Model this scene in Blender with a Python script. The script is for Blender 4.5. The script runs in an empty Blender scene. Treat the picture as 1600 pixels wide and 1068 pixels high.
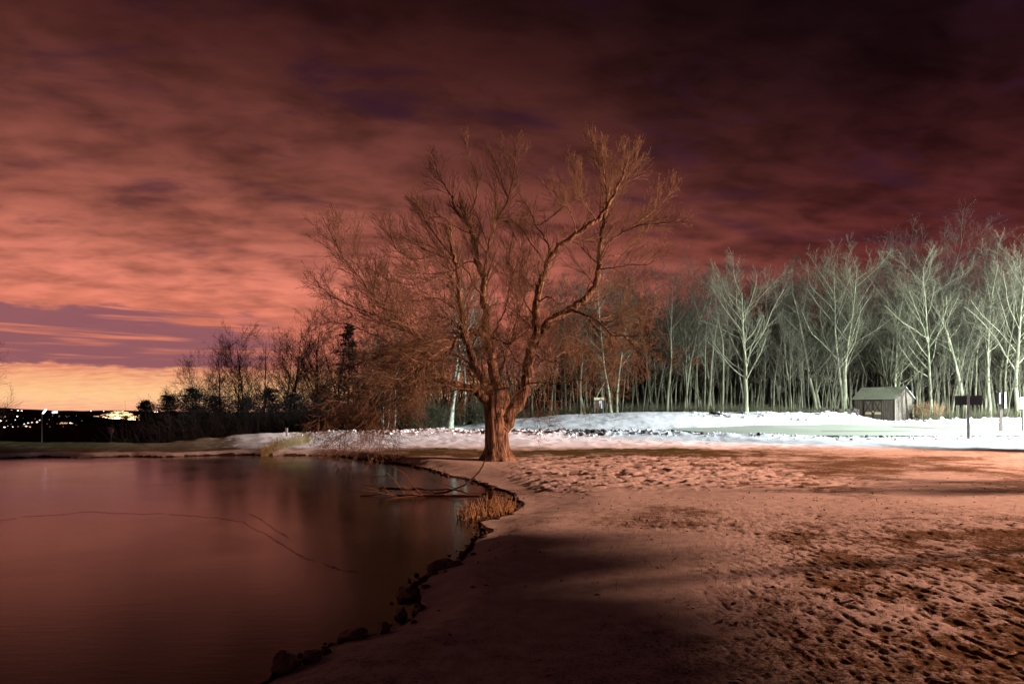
import bpy, math, random
import numpy as np
from mathutils import Vector

# ------------------------------------------------------------------ camera, sky, lamps, exposure
S = bpy.context.scene
COL = S.collection
F = 24.0 / 36.0 * 1600.0          # focal length in photo pixels
HZ = 642.0                        # photo row of the horizon
CAMZ = 1.7
cam = bpy.data.cameras.new('camera')
cam.lens = 24.0
cam.sensor_width = 36.0
cam.shift_y = (HZ - 534.0) / 1600.0
cam.clip_end = 30000.0
cam.clip_start = 0.05
cam_o = bpy.data.objects.new('camera', cam)
COL.objects.link(cam_o)
cam_o.location = (0, 0, CAMZ)
cam_o.rotation_euler = (math.radians(90), 0, 0)
S.camera = cam_o
S.view_settings.view_transform = 'Standard'
S.view_settings.look = 'None'
S.view_settings.exposure = 0.0
S.view_settings.gamma = 1.0
S.cycles.max_bounces = 6
S.cycles.diffuse_bounces = 2
S.cycles.glossy_bounces = 3
S.cycles.sample_clamp_indirect = 4.0


def lin(*rgb):
    o = []
    for c in rgb:
        c = c / 255.0
        o.append(c / 12.92 if c <= 0.04045 else ((c + 0.055) / 1.055) ** 2.4)
    return (o[0], o[1], o[2], 1.0)


class NT:
    """short-hand for building node trees"""
    def __init__(self, tree):
        self.t = tree
        self.t.nodes.clear()

    def n(self, typ, **kw):
        nd = self.t.nodes.new(typ)
        for k, v in kw.items():
            setattr(nd, k, v)
        return nd

    def l(self, a, b):
        self.t.links.new(a, b)

    def val(self, sock, v):
        if hasattr(v, 'is_linked') or hasattr(v, 'links'):
            self.l(v, sock)
        else:
            sock.default_value = v

    def m(self, op, a, b=0.0, c=None, clamp=False):
        nd = self.n('ShaderNodeMath', operation=op, use_clamp=clamp)
        self.val(nd.inputs[0], a)
        self.val(nd.inputs[1], b)
        if c is not None:
            self.val(nd.inputs[2], c)
        return nd.outputs[0]

    def ss(self, x, a, b):
        nd = self.n('ShaderNodeMapRange', interpolation_type='SMOOTHSTEP')
        self.val(nd.inputs[0], x)
        nd.inputs[1].default_value = a
        nd.inputs[2].default_value = b
        nd.inputs[3].default_value = 0.0
        nd.inputs[4].default_value = 1.0
        return nd.outputs[0]

    def mix(self, f, a, b, blend='MIX'):
        nd = self.n('ShaderNodeMix', data_type='RGBA', blend_type=blend)
        self.val(nd.inputs[0], f)
        self.val(nd.inputs[6], a)
        self.val(nd.inputs[7], b)
        return nd.outputs[2]

    def ramp(self, f, stops):
        nd = self.n('ShaderNodeValToRGB')
        cr = nd.color_ramp
        while len(cr.elements) < len(stops):
            cr.elements.new(0.5)
        for e, (p, c) in zip(cr.elements, stops):
            e.position = p
            e.color = c
        self.l(f, nd.inputs[0])
        return nd.outputs[0]

    def noise(self, vec, scale, detail=4.0, rough=0.5, dist=0.0):
        nd = self.n('ShaderNodeTexNoise')
        if vec is not None:
            self.l(vec, nd.inputs['Vector'])
        nd.inputs['Scale'].default_value = scale
        nd.inputs['Detail'].default_value = detail
        nd.inputs['Roughness'].default_value = rough
        nd.inputs['Distortion'].default_value = dist
        return nd.outputs[0]

    def comb(self, x, y, z):
        nd = self.n('ShaderNodeCombineXYZ')
        for i, v in enumerate((x, y, z)):
            self.val(nd.inputs[i], v)
        return nd.outputs[0]


def build_world():
    w = bpy.data.worlds.new('World')
    S.world = w
    w.use_nodes = True
    k = NT(w.node_tree)
    tc = k.n('ShaderNodeTexCoord')
    sp = k.n('ShaderNodeSeparateXYZ')
    k.l(tc.outputs['Generated'], sp.inputs[0])
    x, y, z = sp.outputs
    # cloud deck: direction projected on a level sheet of cloud
    den = k.m('ADD', k.m('MAXIMUM', z, 0.0), 0.17)
    cx = k.m('DIVIDE', x, den)
    cy = k.m('DIVIDE', y, den)
    # streaks run away along a wind direction
    a = math.radians(10)
    u = k.m('ADD', k.m('MULTIPLY', cx, math.cos(a)), k.m('MULTIPLY', cy, math.sin(a)))
    v = k.m('SUBTRACT', k.m('MULTIPLY', cy, math.cos(a)), k.m('MULTIPLY', cx, math.sin(a)))
    p1 = k.comb(k.m('MULTIPLY', u, 0.85), k.m('MULTIPLY', v, 1.1), 3.1)
    n_big = k.noise(p1, 4.8, 4.0, 0.5, 0.35)
    p2 = k.comb(k.m('MULTIPLY', u, 0.9), k.m('MULTIPLY', v, 1.5), 7.7)
    n_med = k.noise(p2, 10.0, 4.0, 0.5, 0.3)
    # town glow low on the left, dark away to the right
    g = k.m('ADD', k.m('MULTIPLY', x, -0.669), k.m('MULTIPLY', y, 0.743))     # az -42 deg
    side = k.ss(g, 1.0, 0.30)
    left = k.ramp(k.m('ADD', z, k.m('MULTIPLY', k.m('SUBTRACT', n_med, 0.5), 0.05)), [
        (0.0, lin(250, 176, 140)), (0.020, lin(255, 202, 146)), (0.042, lin(248, 176, 128)), (0.062, lin(220, 130, 104)),
        (0.11, lin(216, 122, 98)), (0.17, lin(206, 118, 98)), (0.25, lin(152, 85, 71)),
        (0.34, lin(110, 59, 51)), (0.45, lin(70, 33, 30)), (0.52, lin(48, 21, 20)), (0.62, lin(32, 13, 14)), (1.0, lin(24, 10, 12))])
    right = k.ramp(z, [
        (0.0, lin(124, 60, 55)), (0.12, lin(108, 50, 46)), (0.22, lin(84, 37, 36)), (0.31, lin(56, 23, 24)),
        (0.40, lin(31, 12, 15)), (0.50, lin(18, 7, 10)), (1.0, lin(10, 4, 8))])
    base = k.mix(side, left, right)
    # soft billow: lighter and darker cloud
    shade = k.m('ADD', k.m('MULTIPLY', k.ss(n_big, 0.30, 0.68), 0.60), k.m('MULTIPLY', k.ss(n_med, 0.28, 0.72), 0.38))
    shade = k.m('ADD', shade, 0.54)
    fade = k.ss(z, 0.05, 0.20)
    shade = k.m('ADD', k.m('MULTIPLY', k.m('SUBTRACT', shade, 1.0), fade), 1.0)
    cl = k.n('ShaderNodeVectorMath', operation='SCALE')
    k.l(base, cl.inputs[0])
    k.l(shade, cl.inputs['Scale'])
    # gaps in the cloud: night sky, blue-purple
    sky = k.n('ShaderNodeTexSky', sky_type='NISHITA', sun_disc=False)
    sky.sun_elevation = math.radians(-4.0)
    sky.sun_rotation = math.radians(-42.0)
    p3 = k.comb(k.m('MULTIPLY', u, 0.8), k.m('MULTIPLY', v, 1.5), 11.3)
    n_gap = k.noise(p3, 4.4, 4.0, 0.5, 0.4)
    gap = k.m('MULTIPLY', k.ss(n_gap, 0.52, 0.76), k.ss(z, 0.12, 0.24))
    night = k.mix(0.93, sky.outputs[0], lin(58, 26, 44))
    night = k.mix(k.ss(z, 0.3, 0.55), night, lin(36, 14, 28))
    dark = k.n('ShaderNodeVectorMath', operation='MULTIPLY')
    c1 = k.mix(k.m('MULTIPLY', gap, 0.66), cl.outputs[0], night)
    # the clear purple band low over the town
    az = k.m('DIVIDE', x, k.m('MAXIMUM', y, 0.05))
    edge = k.m('MULTIPLY', k.m('SUBTRACT', k.noise(k.comb(k.m('MULTIPLY', az, 5.0), k.m('MULTIPLY', z, 30.0), 0.0), 1.6, 5.0, 0.6), 0.5), 0.06)
    zz = k.m('ADD', z, edge)
    band = k.m('MULTIPLY', k.ss(zz, 0.052, 0.060), k.ss(zz, 0.137, 0.126))
    band = k.m('MULTIPLY', band, k.ss(k.m('ADD', az, k.m('MULTIPLY', edge, 6.0)), -0.30, -0.41))
    strk = k.noise(k.comb(k.m('MULTIPLY', az, 2.4), k.m('MULTIPLY', z, 60.0), 4.0), 1.5, 3.0, 0.5)
    band = k.m('MULTIPLY', band, k.ss(strk, 0.66, 0.50))
    c2 = k.mix(k.m('MULTIPLY', band, 0.92), c1, lin(140, 88, 97))
    # below the horizon
    c3 = k.mix(k.ss(z, 0.0, -0.01), c2, lin(14, 7, 8))
    bg = k.n('ShaderNodeBackground')
    bg.inputs[1].default_value = 1.0
    k.l(c3, bg.inputs[0])
    out = k.n('ShaderNodeOutputWorld')
    k.l(bg.outputs[0], out.inputs[0])


build_world()


def spot(name, loc, aim, power, color, size_deg, blend, radius):
    d = bpy.data.lights.new(name, 'SPOT')
    d.energy = power
    d.color = color
    d.spot_size = math.radians(size_deg)
    d.spot_blend = blend
    d.shadow_soft_size = radius
    o = bpy.data.objects.new(name, d)
    COL.objects.link(o)
    o.location = loc
    o.rotation_euler = (Vector(aim) - Vector(loc)).to_track_quat('-Z', 'Y').to_euler()
    return o


# sodium street lamp off to the right of the lawn; white car-park floods beyond it, flat-fronted, facing the wood
SODIUM = (38.0, 18.0, 9.5)
spot('sodium_lamp_light', SODIUM, (SODIUM[0] - 5.3, SODIUM[1] - 9.3, SODIUM[2] - 0.1), 1.45e5, (1.0, 0.435, 0.27), 180, 0.08, 0.30)
FLOODS = [((40.0, 28.9, 8.5), 1.0e5, -0.6), ((62.0, 40.0, 10.0), 2.9e5, -6.4)]
for (p, e, tx) in FLOODS:
    spot('floodlight_light', p, (p[0] + tx, p[1] + 40.0, p[2] - 0.6), e, (0.90, 0.99, 1.0), 180, 0.11, 0.15)


# ------------------------------------------------------------------ helpers
def vnoise(x, y, seed=0):
    xi = np.floor(x).astype(np.int64)
    yi = np.floor(y).astype(np.int64)
    xf = x - xi
    yf = y - yi
    xf = xf * xf * (3 - 2 * xf)
    yf = yf * yf * (3 - 2 * yf)

    def h(a, b):
        n = (a * 374761393 + b * 668265263 + seed * 974711) & 0xffffffff
        n = ((n ^ (n >> 13)) * 1274126177) & 0xffffffff
        n = ((n ^ (n >> 16)) * 2246822519) & 0xffffffff
        return ((n ^ (n >> 15)) & 0xffff) / 65535.0
    return (h(xi, yi) * (1 - xf) + h(xi + 1, yi) * xf) * (1 - yf) + (h(xi, yi + 1) * (1 - xf) + h(xi + 1, yi + 1) * xf) * yf


def fbm(x, y, o=4, seed=0, g=0.5):
    s = 0.0
    a = 1.0
    t = 0.0
    for i in range(o):
        s = s + a * vnoise(x * 2 ** i + 13.7 * i, y * 2 ** i - 7.1 * i, seed + i)
        t += a
        a *= g
    return s / t


def sstep(a, b, x):
    t = np.clip((x - a) / (b - a), 0, 1)
    return t * t * (3 - 2 * t)


def raw_mesh(name, verts, faces, mat=None, smooth=False, fverts=4):
    """verts (n,3), faces (m,k) numpy -> mesh"""
    me = bpy.data.meshes.new(name)
    verts = np.ascontiguousarray(verts, dtype=np.float32)
    faces = np.ascontiguousarray(faces, dtype=np.int32)
    k = faces.shape[1]
    me.vertices.add(len(verts))
    me.vertices.foreach_set('co', verts.ravel())
    me.loops.add(faces.size)
    me.loops.foreach_set('vertex_index', faces.ravel())
    me.polygons.add(len(faces))
    me.polygons.foreach_set('loop_start', np.arange(0, faces.size, k, dtype=np.int32))
    me.polygons.foreach_set('loop_total', np.full(len(faces), k, dtype=np.int32))
    me.polygons.foreach_set('use_smooth', np.full(len(faces), bool(smooth)))
    me.update(calc_edges=True)
    if mat:
        me.materials.append(mat)
    return me


def link(name, me, parent=None):
    o = bpy.data.objects.new(name, me)
    COL.objects.link(o)
    if parent is not None:
        o.parent = parent
    return o


def tag(o, label=None, cat=None, group=None, kind=None):
    if label:
        o['label'] = label
    if cat:
        o['category'] = cat
    if group:
        o['group'] = group
    if kind:
        o['kind'] = kind
    return o


def thing(name, label, cat, loc=(0, 0, 0), rz=0.0, group=None):
    o = bpy.data.objects.new(name, None)
    COL.objects.link(o)
    o.location = loc
    o.rotation_euler = (0, 0, rz)
    o.empty_display_size = 0.2
    return tag(o, label, cat, group)


def dup(root, loc, rz, sc, label, group):
    r = root.copy()
    COL.objects.link(r)
    r.location = loc
    r.rotation_euler = (0, 0, rz)
    r.scale = sc
    r['label'] = label
    r['group'] = group
    for ch in list(root.children):
        c = ch.copy()
        COL.objects.link(c)
        c.parent = r
    return r


class MB:
    """collects boxes, prisms and bars as quads/polys"""
    def __init__(self):
        self.v = []
        self.f = []

    def poly(self, pts):
        b = len(self.v)
        self.v += [tuple(p) for p in pts]
        self.f.append(tuple(range(b, b + len(pts))))

    def box(self, x0, x1, y0, y1, z0, z1):
        b = len(self.v)
        self.v += [(x0, y0, z0), (x1, y0, z0), (x1, y1, z0), (x0, y1, z0), (x0, y0, z1), (x1, y0, z1), (x1, y1, z1), (x0, y1, z1)]
        self.f += [tuple(b + i for i in q) for q in ((0, 3, 2, 1), (4, 5, 6, 7), (0, 1, 5, 4), (1, 2, 6, 5), (2, 3, 7, 6), (3, 0, 4, 7))]

    def bar(self, p, q, w, t, up=(0, 0, 1)):
        """box from p to q, w wide, t thick"""
        p = Vector(p)
        q = Vector(q)
        d = (q - p).normalized()
        a = d.cross(Vector(up))
        if a.length < 1e-4:
            a = d.cross(Vector((1, 0, 0)))
        a.normalize()
        c = a.cross(d)
        b = len(self.v)
        for e in (p, q):
            for s, u in ((-1, -1), (1, -1), (1, 1), (-1, 1)):
                self.v.append(tuple(e + a * (s * w / 2) + c * (u * t / 2)))
        self.f += [tuple(b + i for i in qd) for qd in ((0, 1, 2, 3), (7, 6, 5, 4), (0, 4, 5, 1), (1, 5, 6, 2), (2, 6, 7, 3), (3, 7, 4, 0))]

    def prism(self, outline, y0, y1):
        """outline of (x,z) extruded along y"""
        n = len(outline)
        b = len(self.v)
        self.v += [(x, y0, z) for x, z in outline] + [(x, y1, z) for x, z in outline]
        self.f.append(tuple(range(b, b + n)))
        self.f.append(tuple(range(b + 2 * n - 1, b + n - 1, -1)))
        for i in range(n):
            j = (i + 1) % n
            self.f.append((b + j, b + i, b + n + i, b + n + j))

    def build(self, name, mat, parent=None, smooth=False):
        me = bpy.data.meshes.new(name)
        me.from_pydata(self.v, [], self.f)
        me.update()
        if smooth:
            me.polygons.foreach_set('use_smooth', [True] * len(me.polygons))
        me.materials.append(mat)
        return link(name, me, parent)


class Tubes:
    """tapered branches, meshed in batches"""
    def __init__(self):
        self.g = {}

    def add(self, pts, rad, sides):
        self.g.setdefault((len(pts), sides), []).append((pts, rad))

    def arrays(self):
        V = []
        Q = []
        off = 0
        for (n, s), lst in self.g.items():
            P = np.array([[tuple(p) for p in a[0]] for a in lst], dtype=np.float64)
            R = np.array([a[1] for a in lst], dtype=np.float64)
            B = len(lst)
            T = np.empty_like(P)
            T[:, 1:-1] = P[:, 2:] - P[:, :-2]
            T[:, 0] = P[:, 1] - P[:, 0]
            T[:, -1] = P[:, -1] - P[:, -2]
            T /= np.linalg.norm(T, axis=2, keepdims=True) + 1e-9
            mean = P[:, -1] - P[:, 0]
            ref = np.zeros((B, 3))
            ax = np.argmin(np.abs(mean), axis=1)
            ref[np.arange(B), ax] = 1
            ref = np.repeat(ref[:, None, :], n, axis=1)
            A = np.cross(T, ref)
            A /= np.linalg.norm(A, axis=2, keepdims=True) + 1e-9
            C = np.cross(T, A)
            an = np.arange(s) * 2 * math.pi / s
            ring = P[:, :, None, :] + R[:, :, None, None] * (A[:, :, None, :] * np.cos(an)[None, None, :, None] + C[:, :, None, :] * np.sin(an)[None, None, :, None])
            V.append(ring.reshape(-1, 3))
            idx = np.arange(B * n * s).reshape(B, n, s) + off
            a = idx[:, :-1]
            b = idx[:, 1:]
            a2 = np.roll(a, -1, axis=2)
            b2 = np.roll(b, -1, axis=2)
            Q.append(np.stack([a, a2, b2, b], axis=-1).reshape(-1, 4))
            off += B * n * s
        return np.concatenate(V), np.concatenate(Q)

    def mesh(self, name, mat, smooth=True):
        v, q = self.arrays()
        return raw_mesh(name, v, q, mat, smooth)


def px(x, y, Y):
    """world point at depth Y seen at photo pixel x, y"""
    return Vector(((x - 800.0) / F * Y, Y, CAMZ - (y - HZ) / F * Y))


# ------------------------------------------------------------------ materials
def mat(name, col, rough=0.8, var=0.25, scale=6.0, bump=0.0, bscale=30.0, spec=0.3, stretch=(1, 1, 1), col2=None, metal=0.0):
    m = bpy.data.materials.new(name)
    m.use_nodes = True
    k = NT(m.node_tree)
    tc = k.n('ShaderNodeTexCoord')
    mp = k.n('ShaderNodeMapping')
    mp.inputs['Scale'].default_value = stretch
    k.l(tc.outputs['Object'], mp.inputs[0])
    n1 = k.noise(mp.outputs[0], scale, 5.0, 0.6)
    c2 = col2 if col2 else tuple(c * (1 - var) for c in col[:3]) + (1,)
    c = k.mix(k.ss(n1, 0.3, 0.7), c2, (*col[:3], 1))
    n3 = k.noise(tc.outputs['Object'], scale * 0.13 + 0.05, 2.0, 0.5)
    c = k.mix(k.m('MULTIPLY', k.ss(n3, 0.35, 0.65), var * 0.8), c, tuple(x * 0.55 for x in col[:3]) + (1,))
    b = k.n('ShaderNodeBsdfPrincipled')
    k.l(c, b.inputs['Base Color'])
    b.inputs['Roughness'].default_value = rough
    b.inputs['Specular IOR Level'].default_value = spec
    b.inputs['Metallic'].default_value = metal
    if bump > 0:
        bn = k.n('ShaderNodeBump')
        bn.inputs['Strength'].default_value = 1.0
        bn.inputs['Distance'].default_value = bump
        k.l(k.noise(mp.outputs[0], bscale, 5.0, 0.65), bn.inputs['Height'])
        k.l(bn.outputs[0], b.inputs['Normal'])
    o = k.n('ShaderNodeOutputMaterial')
    k.l(b.outputs[0], o.inputs[0])
    return m


def glow(name, col, s):
    m = bpy.data.materials.new(name)
    m.use_nodes = True
    k = NT(m.node_tree)
    e = k.n('ShaderNodeEmission')
    e.inputs[0].default_value = (*col, 1)
    e.inputs[1].default_value = s
    o = k.n('ShaderNodeOutputMaterial')
    k.l(e.outputs[0], o.inputs[0])
    return m


def bark_mat(name, a, b, ridge=0.02, sc=9.0):
    """furrowed bark: ridges run up the stem"""
    m = bpy.data.materials.new(name)
    m.use_nodes = True
    k = NT(m.node_tree)
    tc = k.n('ShaderNodeTexCoord')
    mp = k.n('ShaderNodeMapping')
    mp.inputs['Scale'].default_value = (1, 1, 0.16)
    k.l(tc.outputs['Object'], mp.inputs[0])
    n1 = k.noise(mp.outputs[0], sc, 6.0, 0.62, 0.6)
    n2 = k.noise(tc.outputs['Object'], 1.7, 4.0, 0.6)
    c = k.mix(k.ss(n1, 0.38, 0.62), b, a)
    c = k.mix(k.m('MULTIPLY', k.ss(n2, 0.4, 0.7), 0.45), c, tuple(x * 0.6 for x in a[:3]) + (1,))
    p = k.n('ShaderNodeBsdfPrincipled')
    k.l(c, p.inputs['Base Color'])
    p.inputs['Roughness'].default_value = 0.9
    p.inputs['Specular IOR Level'].default_value = 0.15
    bn = k.n('ShaderNodeBump')
    bn.inputs['Distance'].default_value = ridge
    k.l(n1, bn.inputs['Height'])
    k.l(bn.outputs[0], p.inputs['Normal'])
    o = k.n('ShaderNodeOutputMaterial')
    k.l(p.outputs[0], o.inputs[0])
    return m


def ground_mat():
    m = bpy.data.materials.new('snow_and_turf')
    m.use_nodes = True
    k = NT(m.node_tree)
    at = k.n('ShaderNodeAttribute', attribute_name='cover')
    sp = k.n('ShaderNodeSeparateColor')
    k.l(at.outputs['Color'], sp.inputs[0])
    snow, grn, mud_and_dark = sp.outputs
    tc = k.n('ShaderNodeTexCoord')
    P = tc.outputs['Object']
    fine = k.noise(P, 34.0, 4.0, 0.7)
    mid = k.noise(P, 5.0, 5.0, 0.65)
    big = k.noise(P, 0.7, 4.0, 0.6)
    # how much crust of snow lies on the turf at this spot
    cov = k.m('ADD', snow, k.m('MULTIPLY', k.m('SUBTRACT', fine, 0.5), 0.95))
    cov = k.m('ADD', cov, k.m('MULTIPLY', k.m('SUBTRACT', mid, 0.5), 0.45))
    cov = k.ss(cov, 0.30, 0.62)
    sn = k.mix(k.ss(mid, 0.3, 0.7), (0.50, 0.48, 0.47, 1), (0.66, 0.65, 0.65, 1))
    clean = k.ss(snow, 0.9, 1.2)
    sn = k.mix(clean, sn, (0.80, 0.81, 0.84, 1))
    straw = k.mix(k.ss(fine, 0.35, 0.65), (0.10, 0.073, 0.048, 1), (0.22, 0.162, 0.10, 1))
    green = k.mix(k.ss(fine, 0.35, 0.65), (0.06, 0.07, 0.03, 1), (0.15, 0.17, 0.07, 1))
    tf = k.mix(grn, straw, green)
    tf = k.mix(k.m('MULTIPLY', mud_and_dark, k.ss(big, 0.25, 0.5)), tf, (0.035, 0.023, 0.015, 1))
    c = k.mix(cov, tf, sn)
    b = k.n('ShaderNodeBsdfPrincipled')
    k.l(c, b.inputs['Base Color'])
    b.inputs['Roughness'].default_value = 1.0
    b.inputs['Specular IOR Level'].default_value = 0.0
    h = k.m('ADD', k.m('MULTIPLY', fine, 0.5), k.m('MULTIPLY', k.noise(P, 90.0, 3.0, 0.7), 0.35))
    h = k.m('ADD', h, k.m('MULTIPLY', mid, 0.7))
    bn = k.n('ShaderNodeBump')
    bn.inputs['Distance'].default_value = 0.022
    bn.inputs['Strength'].default_value = 0.8
    k.l(h, bn.inputs['Height'])
    k.l(bn.outputs[0], b.inputs['Normal'])
    o = k.n('ShaderNodeOutputMaterial')
    k.l(b.outputs[0], o.inputs[0])
    return m


def ice_mat():
    m = bpy.data.materials.new('thin_ice')
    m.use_nodes = True
    k = NT(m.node_tree)
    tc = k.n('ShaderNodeTexCoord')
    P = tc.outputs['Object']
    mp = k.n('ShaderNodeMapping')
    mp.inputs['Scale'].default_value = (0.35, 1.6, 1)
    k.l(P, mp.inputs[0])
    n1 = k.noise(mp.outputs[0], 1.1, 6.0, 0.65, 0.4)
    n2 = k.noise(mp.outputs[0], 7.0, 5.0, 0.7)
    n4 = k.noise(P, 0.35, 3.0, 0.5, 0.6)
    c = k.mix(k.ss(n1, 0.3, 0.7), (0.008, 0.005, 0.003, 1), (0.018, 0.013, 0.008, 1))
    c = k.mix(k.m('MULTIPLY', k.ss(n2, 0.52, 0.75), 0.55), c, (0.06, 0.045, 0.033, 1))
    b = k.n('ShaderNodeBsdfPrincipled')
    b.inputs['Specular IOR Level'].default_value = 0.24
    b.inputs['Specular Tint'].default_value = (1.0, 0.64, 0.44, 1)
    k.l(c, b.inputs['Base Color'])
    b.inputs['IOR'].default_value = 1.33
    r = k.m('ADD', k.m('MULTIPLY', k.ss(n4, 0.35, 0.65), 0.07), k.m('MULTIPLY', n2, 0.07))
    k.l(k.m('ADD', r, 0.065), b.inputs['Roughness'])
    bn = k.n('ShaderNodeBump')
    bn.inputs['Distance'].default_value = 0.012
    bn.inputs['Strength'].default_value = 0.10
    k.l(k.m('ADD', n2, k.m('MULTIPLY', k.noise(mp.outputs[0], 26.0, 3.0, 0.6), 0.25)), bn.inputs['Height'])
    k.l(bn.outputs[0], b.inputs['Normal'])
    o = k.n('ShaderNodeOutputMaterial')
    k.l(b.outputs[0], o.inputs[0])
    return m


M = dict(
    ground=ground_mat(), ice=ice_mat(),
    bark=bark_mat('furrowed_bark', (0.38, 0.285, 0.205, 1), (0.035, 0.025, 0.018, 1), 0.11, 11.0),
    limb=bark_mat('limb_bark', (0.30, 0.23, 0.168, 1), (0.04, 0.03, 0.022, 1), 0.05, 13.0),
    twig=mat('twig_bark', (0.25, 0.195, 0.135), 0.85, 0.3, 3.0),
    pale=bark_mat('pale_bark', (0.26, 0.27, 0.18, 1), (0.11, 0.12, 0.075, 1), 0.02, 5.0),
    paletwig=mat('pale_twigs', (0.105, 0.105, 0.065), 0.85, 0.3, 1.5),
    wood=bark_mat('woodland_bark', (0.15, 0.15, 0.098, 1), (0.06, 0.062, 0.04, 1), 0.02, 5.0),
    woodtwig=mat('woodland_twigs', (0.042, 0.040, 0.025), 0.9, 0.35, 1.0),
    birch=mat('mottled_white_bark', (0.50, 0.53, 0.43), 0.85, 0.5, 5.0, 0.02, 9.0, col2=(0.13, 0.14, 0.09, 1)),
    dark=bark_mat('dark_bark', (0.032, 0.024, 0.019, 1), (0.018, 0.013, 0.011, 1), 0.02, 5.0),  # near black so the left trees look unlit: shade in the colour
    darktwig=mat('dark_twigs', (0.026, 0.019, 0.015), 0.9, 0.3, 1.0),  # twigs likewise, missing floodlight put into the colour
    needle=mat('evergreen_needles', (0.007, 0.007, 0.004), 0.85, 0.4, 2.0),  # blackened as if no flood reached them, shade held in the colour
    brush=mat('olive_brush', (0.085, 0.085, 0.045), 0.9, 0.4, 0.8),
    rock=mat('wet_rock', (0.20, 0.17, 0.14), 0.65, 0.5, 5.0, 0.03, 9.0),
    reed=mat('straw_reed', (0.52, 0.36, 0.19), 0.75, 0.45, 3.0),
    reedg=mat('green_reed', (0.33, 0.31, 0.15), 0.75, 0.45, 3.0),
    grass=mat('dry_grass', (0.40, 0.26, 0.13), 0.8, 0.5, 2.0),
    leaf=mat('dead_leaf', (0.20, 0.075, 0.035), 0.7, 0.5, 4.0),
    snowlump=mat('snow_lump', (0.80, 0.81, 0.84), 0.8, 0.12, 4.0, 0.03, 9.0),
    dirt=mat('dirty_lump', (0.10, 0.075, 0.055), 0.9, 0.5, 4.0, 0.03, 8.0),
    asphalt=mat('icy_drive', (0.42, 0.46, 0.37), 0.6, 0.2, 1.2, 0.004, 30.0, stretch=(0.3, 1, 1)),
    hill=mat('hazed_wooded_hill', (0.10, 0.062, 0.075), 0.95, 0.3, 0.004, 0, 1, spec=0.0),  # purple of the glow-lit haze put into the hill colour
    crack=mat('crack_edge', (0.05, 0.034, 0.024), 0.6, 0.3, 4),
    tall=bark_mat('tall_bark', (0.10, 0.075, 0.06, 1), (0.05, 0.04, 0.03, 1), 0.02, 5.0), talltwig=mat('tall_twigs', (0.075, 0.055, 0.042), 0.9, 0.3, 1.0),  # darker copy: floodlight fading with height is put into the colour
    ridge=mat('dark_ridge', (0.008, 0.005, 0.005), 0.95, 0.4, 0.02, 0, 1, spec=0.0),
    steel=mat('galvanised_steel', (0.33, 0.32, 0.30), 0.5, 0.2, 6.0, metal=0.3),
)


# ------------------------------------------------------------------ ground heights
POND = np.array([(420, 1068), (470, 1040), (520, 1012), (575, 998), (625, 982), (652, 952), (640, 922), (676, 897), (716, 880),
                 (736, 850), (762, 832), (742, 818), (790, 806), (812, 792), (800, 776), (786, 768), (740, 752), (700, 744), (676, 735), (640, 728), (585, 721),
                 (535, 713.5), (500, 711.5), (465, 711), (430, 711.5), (395, 710.5), (340, 711), (300, 712), (255, 714), (200, 713), (120, 715), (60, 714), (0, 716)], float)
WATER = -0.2
_Y = (CAMZ - WATER) * F / (POND[:, 1] - HZ)
POND = np.stack([(POND[:, 0] - 800) / F * _Y, _Y], axis=1)
POND = np.concatenate([POND, np.array([(-32, 25.5), (-44, 18), (-42, 4), (-30, -6), (-14, -8), (-6.5, -3.5), (-3.0, 1.2), (-2.2, 3.6)])])

ROWS = np.array([0, 24, 28, 31, 34, 37, 40, 44, 48, 52, 57, 62, 70, 90, 130, 260, 700.0])
COLS = np.array([-900, -100, 150, 300, 450, 560, 700, 800, 900, 1000, 1165, 1300, 1400, 1600, 2500.0])
ZT = np.array([
    [0, 0, 0, 0, 0, 0, 0, 0, 0, 0, 0, 0, 0, 0, 0],
    [0, 0, 0, 0, 0, 0, 0, 0, 0, 0, .02, .02, .02, .02, 0],
    [-.02, -.02, -.02, -.04, -.04, 0, .05, .05, .05, .05, .06, .06, .06, .06, .05],
    [.1, .08, .06, .0, .02, .06, .10, .10, .10, .12, .15, .16, .16, .16, .15],
    [.2, .20, .16, .08, .12, .20, .24, .25, .25, .26, .24, .22, .22, .22, .22],
    [-.5, -.5, -.6, .06, .28, .38, .43, .40, .40, .42, .36, .30, .30, .30, .3],
    [-2.2, -2.2, -2.2, -.1, .2, .40, .52, .60, .68, .70, .52, .46, .46, .46, .4],
    [-4.2, -4.2, -4.2, -1.2, -.3, .1, .55, .82, 1.05, 1.15, .80, .66, .63, .63, .6],
    [-6, -6, -6, -2.2, -1., -.3, .60, 1.0, 1.3, 1.48, 1.2, .90, .80, .80, .8],
    [-7, -7, -7, -2.8, -1.5, -.6, .60, 1.1, 1.45, 1.62, 1.5, 1.15, .84, 1.0, 1.2],
    [-8, -8, -8, -3.4, -2, -.9, .55, 1.1, 1.42, 1.62, 1.55, 1.25, .86, 1.15, 1.3],
    [-8.5, -8.5, -8.5, -3.8, -2.4, -1.2, .5, 1.0, 1.4, 1.6, 1.5, 1.25, .88, 1.2, 1.4],
    [-9.5, -9.5, -9.5, -5, -3, -1.8, .3, .9, 1.3, 1.5, 1.5, 1.3, 1.0, 1.3, 1.5],
    [-11, -11, -11, -7, -5, -3.5, -.8, .3, 1.0, 1.3, 1.4, 1.4, 1.4, 1.5, 1.6],
    [-15, -15, -15, -13, -10, -8, -5, -3, -1, 0, .5, 1, 1, 1, 1],
    [-24, -24, -24, -24, -22, -20, -18, -14, -10, -6, -4, -2, -1, 0, 0],
    [-34, -34, -34, -34, -34, -32, -30, -26, -20, -16, -10, -6, -4, -2, -2.]])


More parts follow.
